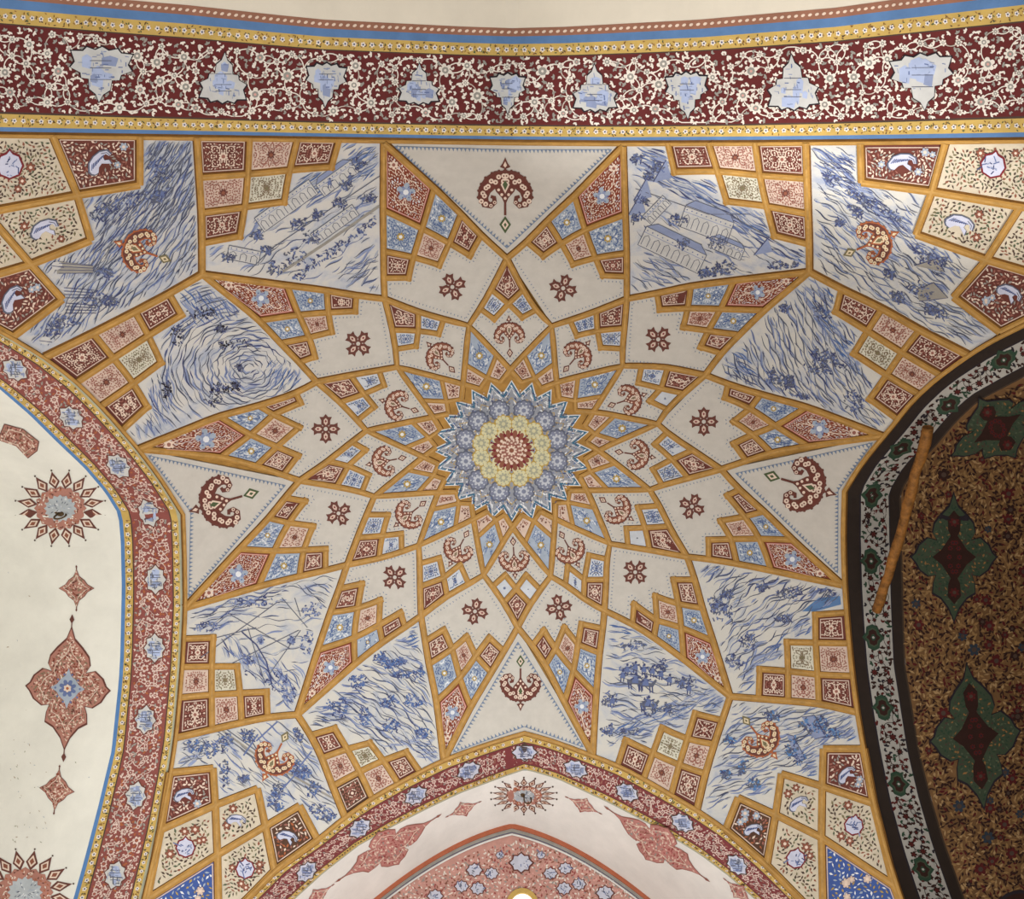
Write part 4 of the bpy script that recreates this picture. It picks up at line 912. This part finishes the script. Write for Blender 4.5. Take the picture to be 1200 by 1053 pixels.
def vines(B, f0, f1, dens, avoid, cols, leafcols, seed, fs=(4.2, 6.6), lift=.004, spacing=13, small=4.6, wd=1.4):
    """flowers, stems and buds scattered between the cartouches of a band"""
    pm = PM(B); Lt = B.L[-1]; rs = np.random.RandomState(seed); W = lambda u: B.width(u)
    fl = []
    for _ in range(int(Lt*4)):
        u = rs.uniform(4, Lt-4); w_ = W(u); r = max(fs[0], fs[1]-(fs[1]-fs[0])*_/(Lt*.25))*rs.uniform(.9, 1.05); v = rs.uniform(w_*f0+r+1, w_*f1-r-1)
        if w_*(f1-f0) < 2*r+3: continue
        if any(abs(u-a[0]) < a[2]+r and abs(v-a[1]) < a[3]+r for a in avoid): continue
        if all((u-b[0])**2+(v-b[1])**2 > (spacing+(r+b[2]-10)*.6)**2 for b in fl): fl.append((u, v, r))
    for i, (u, v, r) in enumerate(fl):
        near = sorted(fl, key=lambda b: (b[0]-u)**2+(b[1]-v)**2)[1:4]
        for (a, b, _) in near[:2]:
            d = np.array([a-u, b-v]); m_ = np.array([u, v])+d/2+np.array([-d[1], d[0]])*rs.choice([-.42, .42])
            t = np.linspace(0, 1, 7)[:, None]; Q = (1-t)**2*np.array([u, v])+2*t*(1-t)*m_+t*t*np.array([a, b])
            Q[:, 1] = np.clip(Q[:, 1], W(u)*f0+2, W(u)*f1-2)
            pm.stroke(Q, wd, cols[0], lift, seg=0)
    occ = [(u, v, r) for u, v, r in fl]
    for i, (u, v, r) in enumerate(fl):
        n = rs.choice([5, 6, 8]); pm.flower((u, v), r, cols[0], cols[1], lift+.0012, n, rs.rand()*6, rs.uniform(.42, .6)); pm.disc((u, v), r*.2, cols[0] if i % 3 else cols[2], lift+.003, 6)
    for _ in range(int(Lt*np.mean(B.W)*(f1-f0)*dens)):
        u = rs.uniform(2, Lt-2); w_ = W(u); v = rs.uniform(w_*f0+1.6, w_*f1-1.6)
        if any(abs(u-a[0]) < a[2]*.1 and abs(v-a[1]) < a[3]*.3 for a in avoid): continue
        if any(abs(u-b[0]) < 9 and (u-b[0])**2+(v-b[1])**2 < (b[2]+small*.42)**2 for b in occ): continue
        occ.append((u, v, small*.45)); k = rs.randint(len(leafcols)); a = rs.rand()*6.3
        for da in ((-1.1, 0, 1.1) if rs.rand() < .6 else (-.6, .6)): pm.leaf((u+math.cos(a+da)*small*.3, v+math.sin(a+da)*small*.3), small*.42, small*.23, a+da+math.pi, leafcols[k], lift+.0008)
    return pm
def addto(pm, parent, name): return pm.build(name, parent)
CARTUP = [(0, -1), (.12, -.72), (.34, -.55), (.38, -.20), (.62, -.18), (.66, .0), (1.0, .16), (.86, .36), (1.0, .72), (.62, .74), (.5, .88), (.22, .80), (0, .92), (-.22, .80), (-.5, .88), (-.62, .74), (-1.0, .72), (-.86, .36), (-1.0, .16), (-.66, 0), (-.62, -.18), (-.38, -.20), (-.34, -.55), (-.12, -.72)]
CARTB = [(0, -1), (.3, -.7), (.62, -.72), (.7, -.35), (1, 0), (.7, .35), (.62, .72), (.3, .7), (0, 1), (-.3, .7), (-.62, .72), (-.7, .35), (-1, 0), (-.7, -.35), (-.62, -.72), (-.3, -.7)]
def cartouche(B, xy, hw, hh, parent, up=True, seed=0, shape=None, fillc='scenewhite', edge='ink', strokes=('blue1', 'blue2', 'blue2'), label=None, rot=0):
    pm = PM(B.px()); s = np.array(shape or CARTUP)
    if not up: s = s*(1, -1)
    u, v = xy; c = np.array(xy, float); P = xf(c, 1, rot, s*(hw, hh))
    pm.poly((P-c)*(1+2.0/hw)+c, edge, .0075); pm.poly(P, fillc, .009)
    rs = np.random.RandomState(seed); ok = lambda Q: inpoly(Q, c+(P-c)*.94).all()
    for k in range(26):                     # washes
        x = u+rs.uniform(-.9, .9)*hw; y = v+rs.uniform(-.8, .8)*hh; a_ = rs.uniform(.1, .3)*hw; b_ = rs.uniform(.1, .4)*hh; Q = np.array([(x-a_, y-b_*.6), (x, y-b_), (x+a_, y-b_*.5), (x+a_*.7, y+b_), (x-a_, y+b_*.7)])
        if ok(Q): pm.poly(Q, 'washblue' if k % 3 else 'blue2', .0096+.00003*k)
    for k in range(80):
        p = c+rs.uniform(-1, 1, 2)*(hw, hh); q = p+(rs.choice([(0, 1), (1, 0), (.3, 1), (1, .1)][rs.randint(4):][:1][0], 2, False) if False else np.array([(0, 1), (1, 0), (.2, 1), (1, .2)][rs.randint(4)]))*rs.uniform(2.5, 6)
        if ok(np.array([p, q])): pm.stroke([p, q], rs.uniform(.6, 1.5), strokes[rs.randint(len(strokes))], .0106, seg=0)
    for k, yy in enumerate((-.45, -.2, .2, .45)):
        Q = [(u-hw*.35, v+hh*yy), (u+hw*.35, v+hh*yy)]
        if ok(np.array(Q)): pm.stroke(Q, .8, 'slate', .0106)
    return pm.build('cartouche', parent, label=label)

# near band over the camera
BT = Band(TOP, 4, TOP_I, 7, Ht)
trim1 = band('trim_1', BT, [(0, .035, 'blueline2', None), (.035, .13, 'yellowband', 'dots'), (.13, .145, 'ink2', None), (.145, .755, 'bandred', None), (.755, .765, 'ink2', None), (.765, .865, 'yellowband', 'dots'), (.865, .93, 'blueline2', None), (.93, 1, 'beadbrown', 'beads')], 0, None, None)
carts = [(118, 84, 36, 34, 0), (262, 90, 27, 31, 1), (382, 96, 23, 27, 0), (491, 97, 23, 25, 1), (595, 107, 20, 25, 0), (697, 102, 25, 29, 1), (805, 108, 24, 29, 0), (929, 95, 29, 34, 1), (1081, 92, 36, 35, 0)]
av = []
for i, (x, y, hw, hh, up) in enumerate(carts):
    u, v = BT.inv((x, y))[0]; av.append((u, v, hw*.86, hh*.9))
    cartouche(BT, (x, y), hw, hh, trim1, bool(up), 400+i, rot=[.06, .05, .04, .02, 0, -.02, -.04, -.05, -.08][i])
vines(BT, .15, .75, .085, av, ['flower', 'flowergrey', 'pink'], ['flower', 'flower', 'flowergrey'], 5, small=5.6, spacing=17, wd=1.3, fs=(4.6, 9.0)).build('flower_scroll', trim1, kind='stuff')

BL = Band(LEFT_O, 8, LEFT_I, 6, Hs)
trim2 = band('trim_2', BL, [(0, .07, 'greygreen', None), (.07, .17, 'yellowband', 'dots'), (.17, .19, 'ink2', None), (.19, .80, 'bandpink', None), (.80, .82, 'ink2', None), (.82, .94, 'yellowband', 'dots'), (.94, 1, 'blueline', None)], 0, None, None)
av = []
for i, (x, y) in enumerate([(18, 432), (84, 489), (139, 546), (174, 601), (182, 679), (181, 759), (170, 843), (159, 932), (135, 1025)]):
    u, v = BL.inv((x, y))[0]; av.append((u, v, 14, 9)); cartouche(BL, (x, y), 17, 12.5, trim2, True, 420+i, CARTB, rot=[.6, .7, .8, 1.2, 1.57, 1.57, 1.67, 1.75, 1.85][i], edge='brown', strokes=('slate', 'blue2'))
vines(BL, .2, .79, .34, av, ['pinkflower', 'bandpink', 'rust'], ['pinkflower', 'pinkflower', 'flowergrey', 'rust'], 6, fs=(2.6, 5.2), spacing=10.5, small=3.7, wd=1.0).build('flower_scroll', trim2, kind='stuff')

BB = Band(BOT_O, 11, BOT_I, 8, Ht)
trim3 = band('trim_3', BB, [(0, .06, 'goldlight', None), (.06, .22, 'yellowband', 'dots'), (.22, .24, 'ink2', None), (.24, .82, 'bandpink2', None), (.82, .84, 'ink2', None), (.84, .96, 'yellowband', 'dots'), (.96, 1, 'greygreen', None)], 0, None, None)
av = []
for i, (x, y) in enumerate([(358.7, 1021), (421.3, 970), (487, 931.5), (549.3, 902.5), (614.7, 881), (674.7, 900.5), (735, 928), (800, 963.7), (864, 1013)]):
    u, v = BB.inv((x, y))[0]; av.append((u, v, 12, 7)); cartouche(BB, (x, y), 14.5, 10, trim3, True, 440+i, CARTB, rot=[-.8, -.65, -.55, -.45, 0, .42, .5, .55, .8][i], edge='ink2', fillc='washwhite', strokes=('blue1', 'slate', 'blue2'))
vines(BB, .25, .81, .5, av, ['pinkflower', 'bandpink2', 'rust'], ['pinkflower', 'pinkflower', 'flowergrey', 'pinkcurl'], 8, fs=(2.0, 4.2), spacing=9, small=3.0, wd=.9).build('flower_scroll', trim3, kind='stuff')

BR = Band(RIGHT_O, 10, RIGHT_I, 6, Hs)
trim4 = band('trim_4', BR, [(0, .26, 'darkstrip', None), (.26, .29, 'ink', None), (.29, .78, 'rwhite', None), (.78, .80, 'ink', None), (.80, .97, 'darkstrip', None), (.97, 1, 'darkstrip2', None)], 0, None, None)
av = []
HEART = [(0, -1), (.35, -.62), (.8, -.55), (1, 0), (.8, .45), (.4, .55), (0, 1), (-.4, .55), (-.8, .45), (-1, 0), (-.8, -.55), (-.35, -.62)]
for i, (x, y) in enumerate([(1176, 421.3), (1112, 474.7), (1056, 526), (1022, 580), (1021, 657.3), (1023.5, 746.7), (1035, 829), (1053, 918.3), (1081.3, 1018.3)]):
    u, v = BR.inv((x, y))[0]; av.append((u, v, 14, 12)); hm = PM(BR); H_ = np.array(HEART)
    for sc, m_, l_ in ((15.5, 'dkgreen', .0075), (11.5, 'midgreen', .0085), (9.5, 'dkbrown', .0095), (4, 'dkgreen', .0105)): hm.poly(H_*(sc, sc*.86)+(u, v), m_, l_)
    hm.disc((u, v), 1.6, 'rwhite', .0112, 6); hm.build('heart_medallion', trim4)
pmv = vines(BR, .30, .77, .26, av, ['dkbrown', 'dkred', 'dkbrown'], ['dkgreen', 'dkbrown', 'ink', 'dkred', 'dkbrown'], 9, fs=(2.8, 5.0), spacing=13, small=5.6, wd=.7)
pmv.build('flower_scroll', trim4, kind='stuff')

# ------------------------------------------------------------------ alcoves beyond the bands
def alcove(name, B, Hn, axis, far, mat, step=.0):
    """barrel running outwards from the band's inner edge, with its wall at the end"""
    q = np.linspace(0, 1, 90); e = B.i.at(q); t, d = hit(e, Hn); Q = CAM+t[:, None]*d
    o_ = 1-axis; mid = YC if axis == 0 else 0.0
    for e0 in (0, -1):                     # carry the arch on down to its springing
        P_ = Q[e0]; sg = 1 if P_[o_] > mid else -1; ext = []
        for dd in np.linspace(abs(P_[o_]-mid)+.08, 3.08, 6):
            r_ = P_.copy(); r_[o_] = mid+sg*dd; r_[2] = float(Aarch(dd)); ext.append(r_)
        Q = np.vstack([np.array(ext)[::-1], Q]) if e0 == 0 else np.vstack([Q, np.array(ext)])
    k = 14; V = []; n = len(Q)
    for j in range(k+1):
        f = j/k; P = Q.copy(); P[:, axis] = Q[:, axis]*(1-f)+far*f; P[:, 2] += step*min(1, f*30); V.append(P)
    # extend the curve down to the springing on both sides
    V = np.concatenate(V); pm = PM(None); pm.add(V, [[j*n+i, j*n+i+1, (j+1)*n+i+1, (j+1)*n+i] for j in range(k) for i in range(n-1)], mat, 0)
    return pm.build(name, kind='structure')
PL = paint('plaster_cream', PAL['cream'], .06, 2.5, .85, .15); PL2 = paint('plaster_warm', PAL['cream2'], .07, 2.2, .85, .15); PL3 = paint('plaster_near', (224, 214, 196), .07, 1.2, .85, .1)
wall_left = alcove('wall_left', BL, Hs, 0, -5.6, PL); wall_front = alcove('wall_front', BB, Ht, 1, YW, PL2)
wall_back = alcove('wall_back', BT, Ht, 1, -2.6, PL3)
wall_right = alcove('wall_right', BR, Hs, 0, 5.6, paint('soot_dim_ochre', (118, 86, 54), .25, 6, .8))  # darkened ochre: sooty paint plus the alcove's low light put into the colour

def blobs(pm, poly, sp, mats, L, W, seed, lift=.006, avoid=None):
    poly = np.array(poly, float); x0, y0 = poly.min(0); x1, y1 = poly.max(0); rs = np.random.RandomState(seed)
    for y in np.arange(y0, y1, sp):
        for x in np.arange(x0, x1, sp):
            p = np.array((x, y))+rs.uniform(-.45, .45, 2)*sp
            if inpoly([p], poly)[0] and (avoid is None or not avoid(p)): pm.leaf(p, L*rs.uniform(.6, 1.2), W*rs.uniform(.6, 1.3), rs.rand()*6.3, mats[rs.randint(len(mats))], lift+.0005*rs.rand())
MED = [(0, -1), (.10, -.80), (.30, -.66), (.46, -.52), (.50, -.38), (.40, -.26), (.62, -.30), (.82, -.18), (.90, -.06), (1.0, 0), (.90, .08), (.80, .20), (.60, .30), (.42, .28), (.48, .40), (.50, .56), (.30, .64), (.12, .80), (0, 1)]
MED = MED+[(-x, y) for x, y in MED[::-1][1:-1]]
LOZ = [(0, -1), (.16, -.62), (.45, -.42), (.62, -.2), (1, 0), (.62, .2), (.45, .42), (.16, .62), (0, 1), (-.16, .62), (-.45, .42), (-.62, .2), (-1, 0), (-.62, -.2), (-.45, -.42), (-.16, -.62)]
def medallion(S, c, hw, hh, rot, parent, shape, cols, seed, name='medallion', label=None, core=True, sp=2.9, tips=True):
    pm = PM(S); T = lambda P: xf(c, 1, rot, np.asarray(P)*(hw, hh)); g_, e_, bl = cols
    pm.poly(T(np.array(shape)*1.05), e_, .004); pm.poly(T(shape), g_, .0052)
    blobs(pm, T(np.array(shape)*.93), sp, bl, 2.1, .95, seed, .0062)
    pm.stroke([*T(np.array(shape)*.72), T([np.array(shape[0])*.72])[0]], .8, bl[0], .0072)
    if core:
        pm.poly(T(np.array(LOZ)*(.42, .34)), 'bluetile', .0078); pm.flower(c, min(hw, hh)*.22, 'blue1', 'curl', .0085, 8, rot); pm.flower(c, min(hw, hh)*.10, 'curl', 'rust', .0098, 6, rot)
        for k in range(10):
            t = k*.628; pm.disc(T([(.3*math.cos(t), .24*math.sin(t))])[0], 1.4, 'blue1', .009, 5)
    if tips:
        for s in (-1, 1): pm.stroke(T([(0, s*1.0), (0, s*1.16)]), 1.2, e_, .005, seg=0); pm.poly(T([(0, s*1.08), (.06, s*1.15), (0, s*1.24), (-.06, s*1.15)]), e_, .006)
    return pm.build(name, parent, label=label)
LC = ('medpink', 'brown', ['curl', 'brown', 'redtile2', 'palecurl', 'curl'])
def petalrose(S, c, rx, ry, parent, seed, n=16, rot=0, label=None):
    pm = PM(S); T = lambda p: np.asarray(p)*(rx, ry)@np.array([[math.cos(rot), math.sin(rot)], [-math.sin(rot), math.cos(rot)]])+np.asarray(c)
    for k in range(n):
        t = (k+.5)*2*math.pi/n; R = lambda r, d: (r*math.cos(t+d), r*math.sin(t+d)); w_ = 1.0*math.pi/n
        pm.poly(T([R(.52, 0), R(.72, -w_*.9), R(.86, -w_*.35), R(1.0, 0), R(.86, w_*.35), R(.72, w_*.9)]), 'brown', .004)
        pm.poly(T([R(.60, 0), R(.73, -w_*.6), R(.89, 0), R(.73, w_*.6)]), 'curl', .005); pm.poly(T([R(.66, 0), R(.74, -w_*.35), R(.82, 0), R(.74, w_*.35)]), 'brown2', .006)
        pm.disc(T([R(1.03, 0)])[0], 1.2, 'ink2', .005, 5)
    for r, m_, l_ in ((.56, 'medpink', .0048), (.34, 'bluegrey', .0068)):
        a = np.arange(32)*2*math.pi/32; pm.poly(T(np.stack([(r+.03*np.cos(a*n/1)) * np.cos(a), (r+.03*np.cos(a*n))*np.sin(a)], 1)), m_, l_)
    rs = np.random.RandomState(seed)
    for k in range(90):
        t = rs.rand()*6.3; r = rs.uniform(.36, .54); p = T([(r*math.cos(t), r*math.sin(t))])[0]; pm.leaf(p, 1.8, .8, rs.rand()*6, ['curl', 'brown', 'rust', 'flower'][k % 4], .0064)
    for k in range(50):
        t = rs.rand()*6.3; r = rs.uniform(.05, .32); p = T([(r*math.cos(t), r*math.sin(t))])[0]; pm.leaf(p, 1.8, .6, t, ['whitedot', 'slate', 'bluetile'][k % 3], .0078)
    return pm.build('petal_rosette', parent, label=label)
petalrose(SIDE, (71, 595), 52, 44, wall_left, 1, label='rosette of pointed petals round a hook')
petalrose(SIDE, (30, 1045), 56, 50, wall_left, 2, label='rosette of pointed petals at the foot of the pale alcove')
medallion(SIDE, (80, 806), 48, 70, .06, wall_left, MED, LC, 3, label='large lobed medallion with blue centre')
medallion(SIDE, (90, 689), 20, 22, 0, wall_left, LOZ, LC, 4, 'lozenge', core=False)
medallion(SIDE, (67, 925), 20, 24, .12, wall_left, LOZ, LC, 5, 'lozenge', core=False)
medallion(SIDE, (22, 515), 22, 15, .4, wall_left, [(-1, -.7), (0, -.9), (1, -.5), (1.1, .2), (.8, 1), (0, .5), (-1, .6)], LC, 6, 'lozenge', core=False, tips=False)
# faint stains and old pigment on the pale alcove
pm = PM(SIDE); rs = np.random.RandomState(3)
for k in range(60):
    p = np.array((rs.uniform(5, 60), rs.uniform(860, 990))) if k < 40 else np.array((rs.uniform(2, 120), rs.uniform(640, 1040)))
    if abs(p[0]-80) < 45 and p[1] < 890: continue
    pm.leaf(p, rs.uniform(.6, 1.9), rs.uniform(.3, .8), rs.rand()*6, ['stain', 'greygreen', 'stain', 'bluegrey'][k % 4], .002)
pm.build('old_pigment', wall_left, kind='stuff')

petalrose(ALONG, (614, 932), 38, 21, wall_front, 7, n=18, label='rosette of pointed petals round a hook at the crown')
PC = ('medpink2', 'pinkcurl', ['curl', 'pinkcurl', 'crimson2', 'curl', 'flowergrey'])
medallion(ALONG, (543, 947.5), 9, 19, 1.15, wall_front, LOZ, PC, 11, 'lozenge', core=False, sp=3)
medallion(ALONG, (684, 943), 9, 20, -1.12, wall_front, LOZ, PC, 12, 'lozenge', core=False, sp=3)
medallion(ALONG, (455, 993), 22, 60, 1.0, wall_front, MED, PC, 13, core=False, label='long pink medallion left of the crown rosette', sp=3.2)
medallion(ALONG, (770, 988), 22, 62, -.95, wall_front, MED, PC, 14, core=False, label='long pink medallion right of the crown rosette', sp=3.2)
medallion(ALONG, (372, 1049), 9, 20, .95, wall_front, LOZ, PC, 15, 'lozenge', core=False, sp=3)
medallion(ALONG, (866, 1044), 9, 20, -.85, wall_front, LOZ, PC, 16, 'lozenge', core=False, sp=3)

# end wall of the far alcove
def zpt(x, drop): return (x, YW, float(Aarch(x))-drop)
def wallstrip(pm, d0, d1, m, y):
    xs = np.linspace(-3.2, 3.2, 81); n = len(xs)
    V = [(x, y, float(Aarch(x))-d0) for x in xs]+[(x, y, float(Aarch(x))-d1) for x in xs]
    pm.add(V, [[i, i+1, n+i+1, n+i] for i in range(n-1)], m, 0)
pm = PM(None); wallstrip(pm, -.02, 2.9, 'tympink', YW); endwall = pm.build('wall_far', kind='structure')
pm = PM(None); wallstrip(pm, .0, .055, 'orange', YW-.035); wallstrip(pm, .055, .095, 'flowergrey', YW-.02); wallstrip(pm, .095, .107, 'slate', YW-.02); wallstrip(pm, .107, .13, 'cream2', YW-.01)
n_ = 81; xs = np.linspace(-3.2, 3.2, n_)
pm.add([(x, YW-.035, float(Aarch(x))-.055) for x in xs]+[(x, YW, float(Aarch(x))-.055) for x in xs], [[i, i+1, n_+i+1, n_+i] for i in range(n_-1)], 'orange', 0)
pm.build('arch_moulding', endwall)
pm = PM(TYMP); poly = [(611, 982), (650, 992), (700, 1012), (755, 1041), (785, 1060), (785, 1080), (440, 1080), (440, 1062), (490, 1030), (545, 1002)]
blobs(pm, poly, 3.6, ['flower', 'crimson2', 'flower', 'brown2', 'flowergrey', 'pink'], 2.2, 1.0, 20, .004); pm.build('painted_flowers', endwall, kind='stuff')
for i, (x, y, s) in enumerate([(610.7, 1011, 13), (556, 1019.5, 9), (576, 1023.5, 8), (541, 1038.5, 8), (560, 1041, 8.5), (645, 1023.5, 8), (662.5, 1017.5, 8), (678.5, 1036, 8), (661, 1041, 8.5), (709, 1046.5, 10), (510, 1050, 9), (586, 1002, 5), (634, 1002, 5)]):
    hm = PM(TYMP); S_ = np.array(CARTB)*(s, s*.85)+(x, y); c = np.array((x, y)); hm.poly((S_-c)*1.2+c, 'brown', .006); hm.poly(S_, 'washwhite', .0075)
    rs = np.random.RandomState(i)
    for k in range(10):
        p = c+rs.randn(2)*s*.3; q_ = p+rs.randn(2)*2; hm.stroke([p, q_], .9, ['blue1', 'slate'][k % 2], .009, seg=0)
    hm.build('cartouche', endwall)

# dark alcove painting
EX = [(1270, 410), (1200, 446), (1148, 473), (1124, 495), (1099, 524), (1075, 550), (1057, 579), (1058, 640), (1060, 713), (1062, 780), (1068, 818), (1078, 880), (1092, 933), (1108, 986), (1132, 1053), (1145, 1085), (1270, 1085)]
gm = [((1117, 652), 49, 74, 0.0), ((1142, 862), 52, 84, -.12), ((1168, 500), 62, 40, -.55)]
pm = PM(SIDE); inm = lambda p: any(abs(p[0]-c[0]) < a*.5 and abs(p[1]-c[1]) < b*.6 for c, a, b, r in gm)
blobs(pm, EX, 4.1, ['dkbrown', 'ochre2', 'dkbrown', 'ochre2', 'dkbrown', 'dkred', 'ochre3'], 3.7, 1.35, 31, .004, inm)
rs = np.random.RandomState(6)
for _ in range(80):
    p = np.array((rs.uniform(1066, 1215), rs.uniform(470, 1070)))
    if inpoly([p], EX)[0] and edgedist([p], EX)[0] > 8 and not inm(p): pm.flower(p, rs.uniform(4, 8), ['dkred', 'dkbrown', 'dkblue', 'dkred'][rs.randint(4)], 'ink2', .006, 6, rs.rand()*6, .4)
pm.build('painted_flowers', wall_right, kind='stuff')
pm = PM(SIDE); pm.disc((1196, 1066), 30, 'ink', .006, 20, 24); pm.disc((1196, 1066), 26, 'dkbrown', .007, 20, 20); pm.build('roundel', wall_right)
for i, (c, a, b, r) in enumerate(gm):
    pm = PM(SIDE); T = lambda P: xf(c, 1, r, np.asarray(P)*(a, b)); MM = np.array(MED)
    pm.poly(T(MM*1.05), 'ink', .0095); pm.poly(T(MM), 'midgreen', .0105)
    blobs(pm, T(MM*.93), 4.2, ['dkgreen', 'ink2', 'dkgreen', 'ochre', 'midgreen2'], 2.3, 1.1, 40+i, .0115)
    core = [(0, -.75), (.16, -.62), (.14, -.42), (.08, -.34), (.3, -.12), (.52, 0), (.3, .12), (.08, .34), (.14, .42), (.16, .62), (0, .75), (-.16, .62), (-.14, .42), (-.08, .34), (-.3, .12), (-.52, 0), (-.3, -.12), (-.08, -.34), (-.14, -.42), (-.16, -.62)]
    pm.poly(T(core), 'dkbrown', .0135)
    for k in range(10): pm.flower(T([(.0+.12*math.cos(k*.63), .24*math.sin(k*.63))])[0], 3.2, 'dkred', 'ink', .0145, 6, k)
    for s in (-1, 1): pm.flower(T([(0, s*.56)])[0], 6, 'dkred', 'ink2', .0148, 7, 0)
    pm.build('medallion', wall_right, label=['green lobed medallion with dark cross-shaped centre, beside the wooden pole', 'green lobed medallion with dark centre, lower in the dark alcove', 'green lobed medallion at the top of the dark alcove'][i])

# ------------------------------------------------------------------ single things
# wooden pole spanning the corner of the dark arch
wood = paint('ochre_wood', (136, 90, 40), .45, 18, .65, .5)
a_, b_ = hit([(1087, 500)], Hs), hit([(1027, 716)], Hs)
pa = CAM+(a_[0][0]*.985)*a_[1][0]; pb = CAM+(b_[0][0]*.93)*b_[1][0]
def tube(pts, rad, m, name, n=10, parent=None, cap=True):
    P = [Vector(p) for p in pts]; V = []; Fs = []
    for i, p in enumerate(P):
        t = (P[min(i+1, len(P)-1)]-P[max(0, i-1)]).normalized(); x = t.orthogonal().normalized() if i == 0 else (x-t*x.dot(t)).normalized(); y = t.cross(x); r = rad[i] if hasattr(rad, '__len__') else rad
        for k in range(n): V.append(p+(x*math.cos(2*math.pi*k/n)+y*math.sin(2*math.pi*k/n))*r)
    for i in range(len(P)-1):
        for k in range(n): Fs.append([i*n+k, i*n+(k+1) % n, (i+1)*n+(k+1) % n, (i+1)*n+k])
    if cap: Fs += [list(range(n))[::-1], [(len(P)-1)*n+k for k in range(n)]]
    q = PM(None); q.add([tuple(v) for v in V], Fs, m, 0); o = q.build(name, parent)
    for p in o.data.polygons: p.use_smooth = len(p.vertices) == 4
    return o
rs = np.random.RandomState(2); pp = [pa+(pb-pa)*t+rs.randn(3)*.004+np.array((.02, 0, 0))*math.sin(t*math.pi) for t in np.linspace(0, 1, 14)]
pole = tube(pp, [.036+.003*math.sin(i*1.7) for i in range(14)], wood, 'wooden_pole', 12)
pole['label'] = 'ochre wooden pole leaning across the white flowered band of the dark arch'; pole['category'] = 'pole'
# hooks in the rosettes
iron = paint('old_iron', (84, 64, 40), .2, 30, .5)
for i, (px, H_, lb) in enumerate([((70, 600), Hs, 'small iron lamp hook in the rosette of the pale alcove'), ((614, 931), Ht, 'small iron lamp hook in the rosette above the far arch')]):
    t, d = hit([px], H_); p = CAM+t[0]*d[0]; p = p+np.array((0, 0, -.002)); 
    hk = bpy.data.objects.new('lamp_hook', None); COL.objects.link(hk); hk.location = p; hk['label'] = lb; hk['category'] = 'hook'; hk['group'] = 'lamp hooks in the rosettes'; WL[hk.name] = tuple(p); hk.empty_display_size = .05
    tube([p+np.array((0, 0, .03)), p+np.array((0, 0, -.008))], [.05, .04], iron, 'hook_plate', 10, hk)
    tube([p+np.array((0, 0, 0)), p+np.array((0, 0, -.06))]+[p+np.array((.045*(1-math.cos(a)), 0, -.06-.045*math.sin(a))) for a in np.linspace(.3, math.pi*1.25, 8)], .008, iron, 'hook_arm', 8, hk)
# window in the far wall, its head just in the frame
t = YW/rays([(612, 1045)])[0][1]; hp = CAM+t*rays([(612, 1045)])[0]
def arch_poly(hw, top, bot, cx, n=12):
    pts = [(cx-hw, bot)]+[(cx-hw*math.cos(a), top-hw+hw*math.sin(a)) for a in np.linspace(0, math.pi, n)]+[(cx+hw, bot)]; return pts
pm = PM(None); A_ = arch_poly(.19, hp[2]+.03, 3.2, hp[0]); B_ = arch_poly(.14, hp[2]-.02, 3.2, hp[0]); n_ = len(A_)
pm.add([(x, YW-.03, z) for x, z in A_]+[(x, YW-.03, z) for x, z in B_]+[(x, YW+.0, z) for x, z in A_]+[(x, YW-.004, z) for x, z in B_],
       [[i, i+1, n_+i+1, n_+i] for i in range(n_-1)]+[[i, i+1, 2*n_+i+1, 2*n_+i] for i in range(n_-1)]+[[n_+i, n_+i+1, 3*n_+i+1, 3*n_+i] for i in range(n_-1)], 'yellowband', 0)
win = pm.build('window_1', kind='structure')
gl = bpy.data.materials.new('daylight_pane'); gl.use_nodes = True; bs = gl.node_tree.nodes['Principled BSDF']; bs.inputs['Emission Color'].default_value = (.9, .97, 1, 1); bs.inputs['Emission Strength'].default_value = 1.0
pm = PM(None); pm.add([(x, YW-.006, z) for x, z in B_], [list(range(n_))], gl, 0); pm.build('pane', win)
# end walls of the side alcoves and the four corner piers, outside the frame
def endw(name, x, m):
    pm = PM(None); d_ = np.linspace(-3.08, 3.08, 41); n = len(d_)
    pm.add([(x, YC+d, float(Aarch(d))) for d in d_]+[(x, YC+d, 0) for d in d_], [[i, i+1, n+i+1, n+i] for i in range(n-1)], m, 0); pm.build(name, kind='structure')
endw('wall_left_end', -5.6, PL); endw('wall_right_end', 5.6, 'soot_dim')  # right end wall shares the soot and painted-in dimness of its alcove
for x0, x1 in ((-5.6, -3.1), (3.1, 5.6)):
    for y0, y1 in ((-2.6, -.04), (6.12, 7.7)):
        pm = PM(None); pm.add([(x, y, z) for z in (0, 3.62) for x, y in ((x0, y0), (x1, y0), (x1, y1), (x0, y1))], [[0, 1, 5, 4], [1, 2, 6, 5], [2, 3, 7, 6], [3, 0, 4, 7], [4, 5, 6, 7]], PL2, 0); pm.build('pier', kind='structure')
# floor
pm = PM(None); pm.add([(-5.7, -2.7, 0), (5.7, -2.7, 0), (5.7, 7.8, 0), (-5.7, 7.8, 0)], [[0, 1, 2, 3]], paint('stone_floor', (176, 168, 156), .12, 3), 0); pm.build('floor', kind='structure')
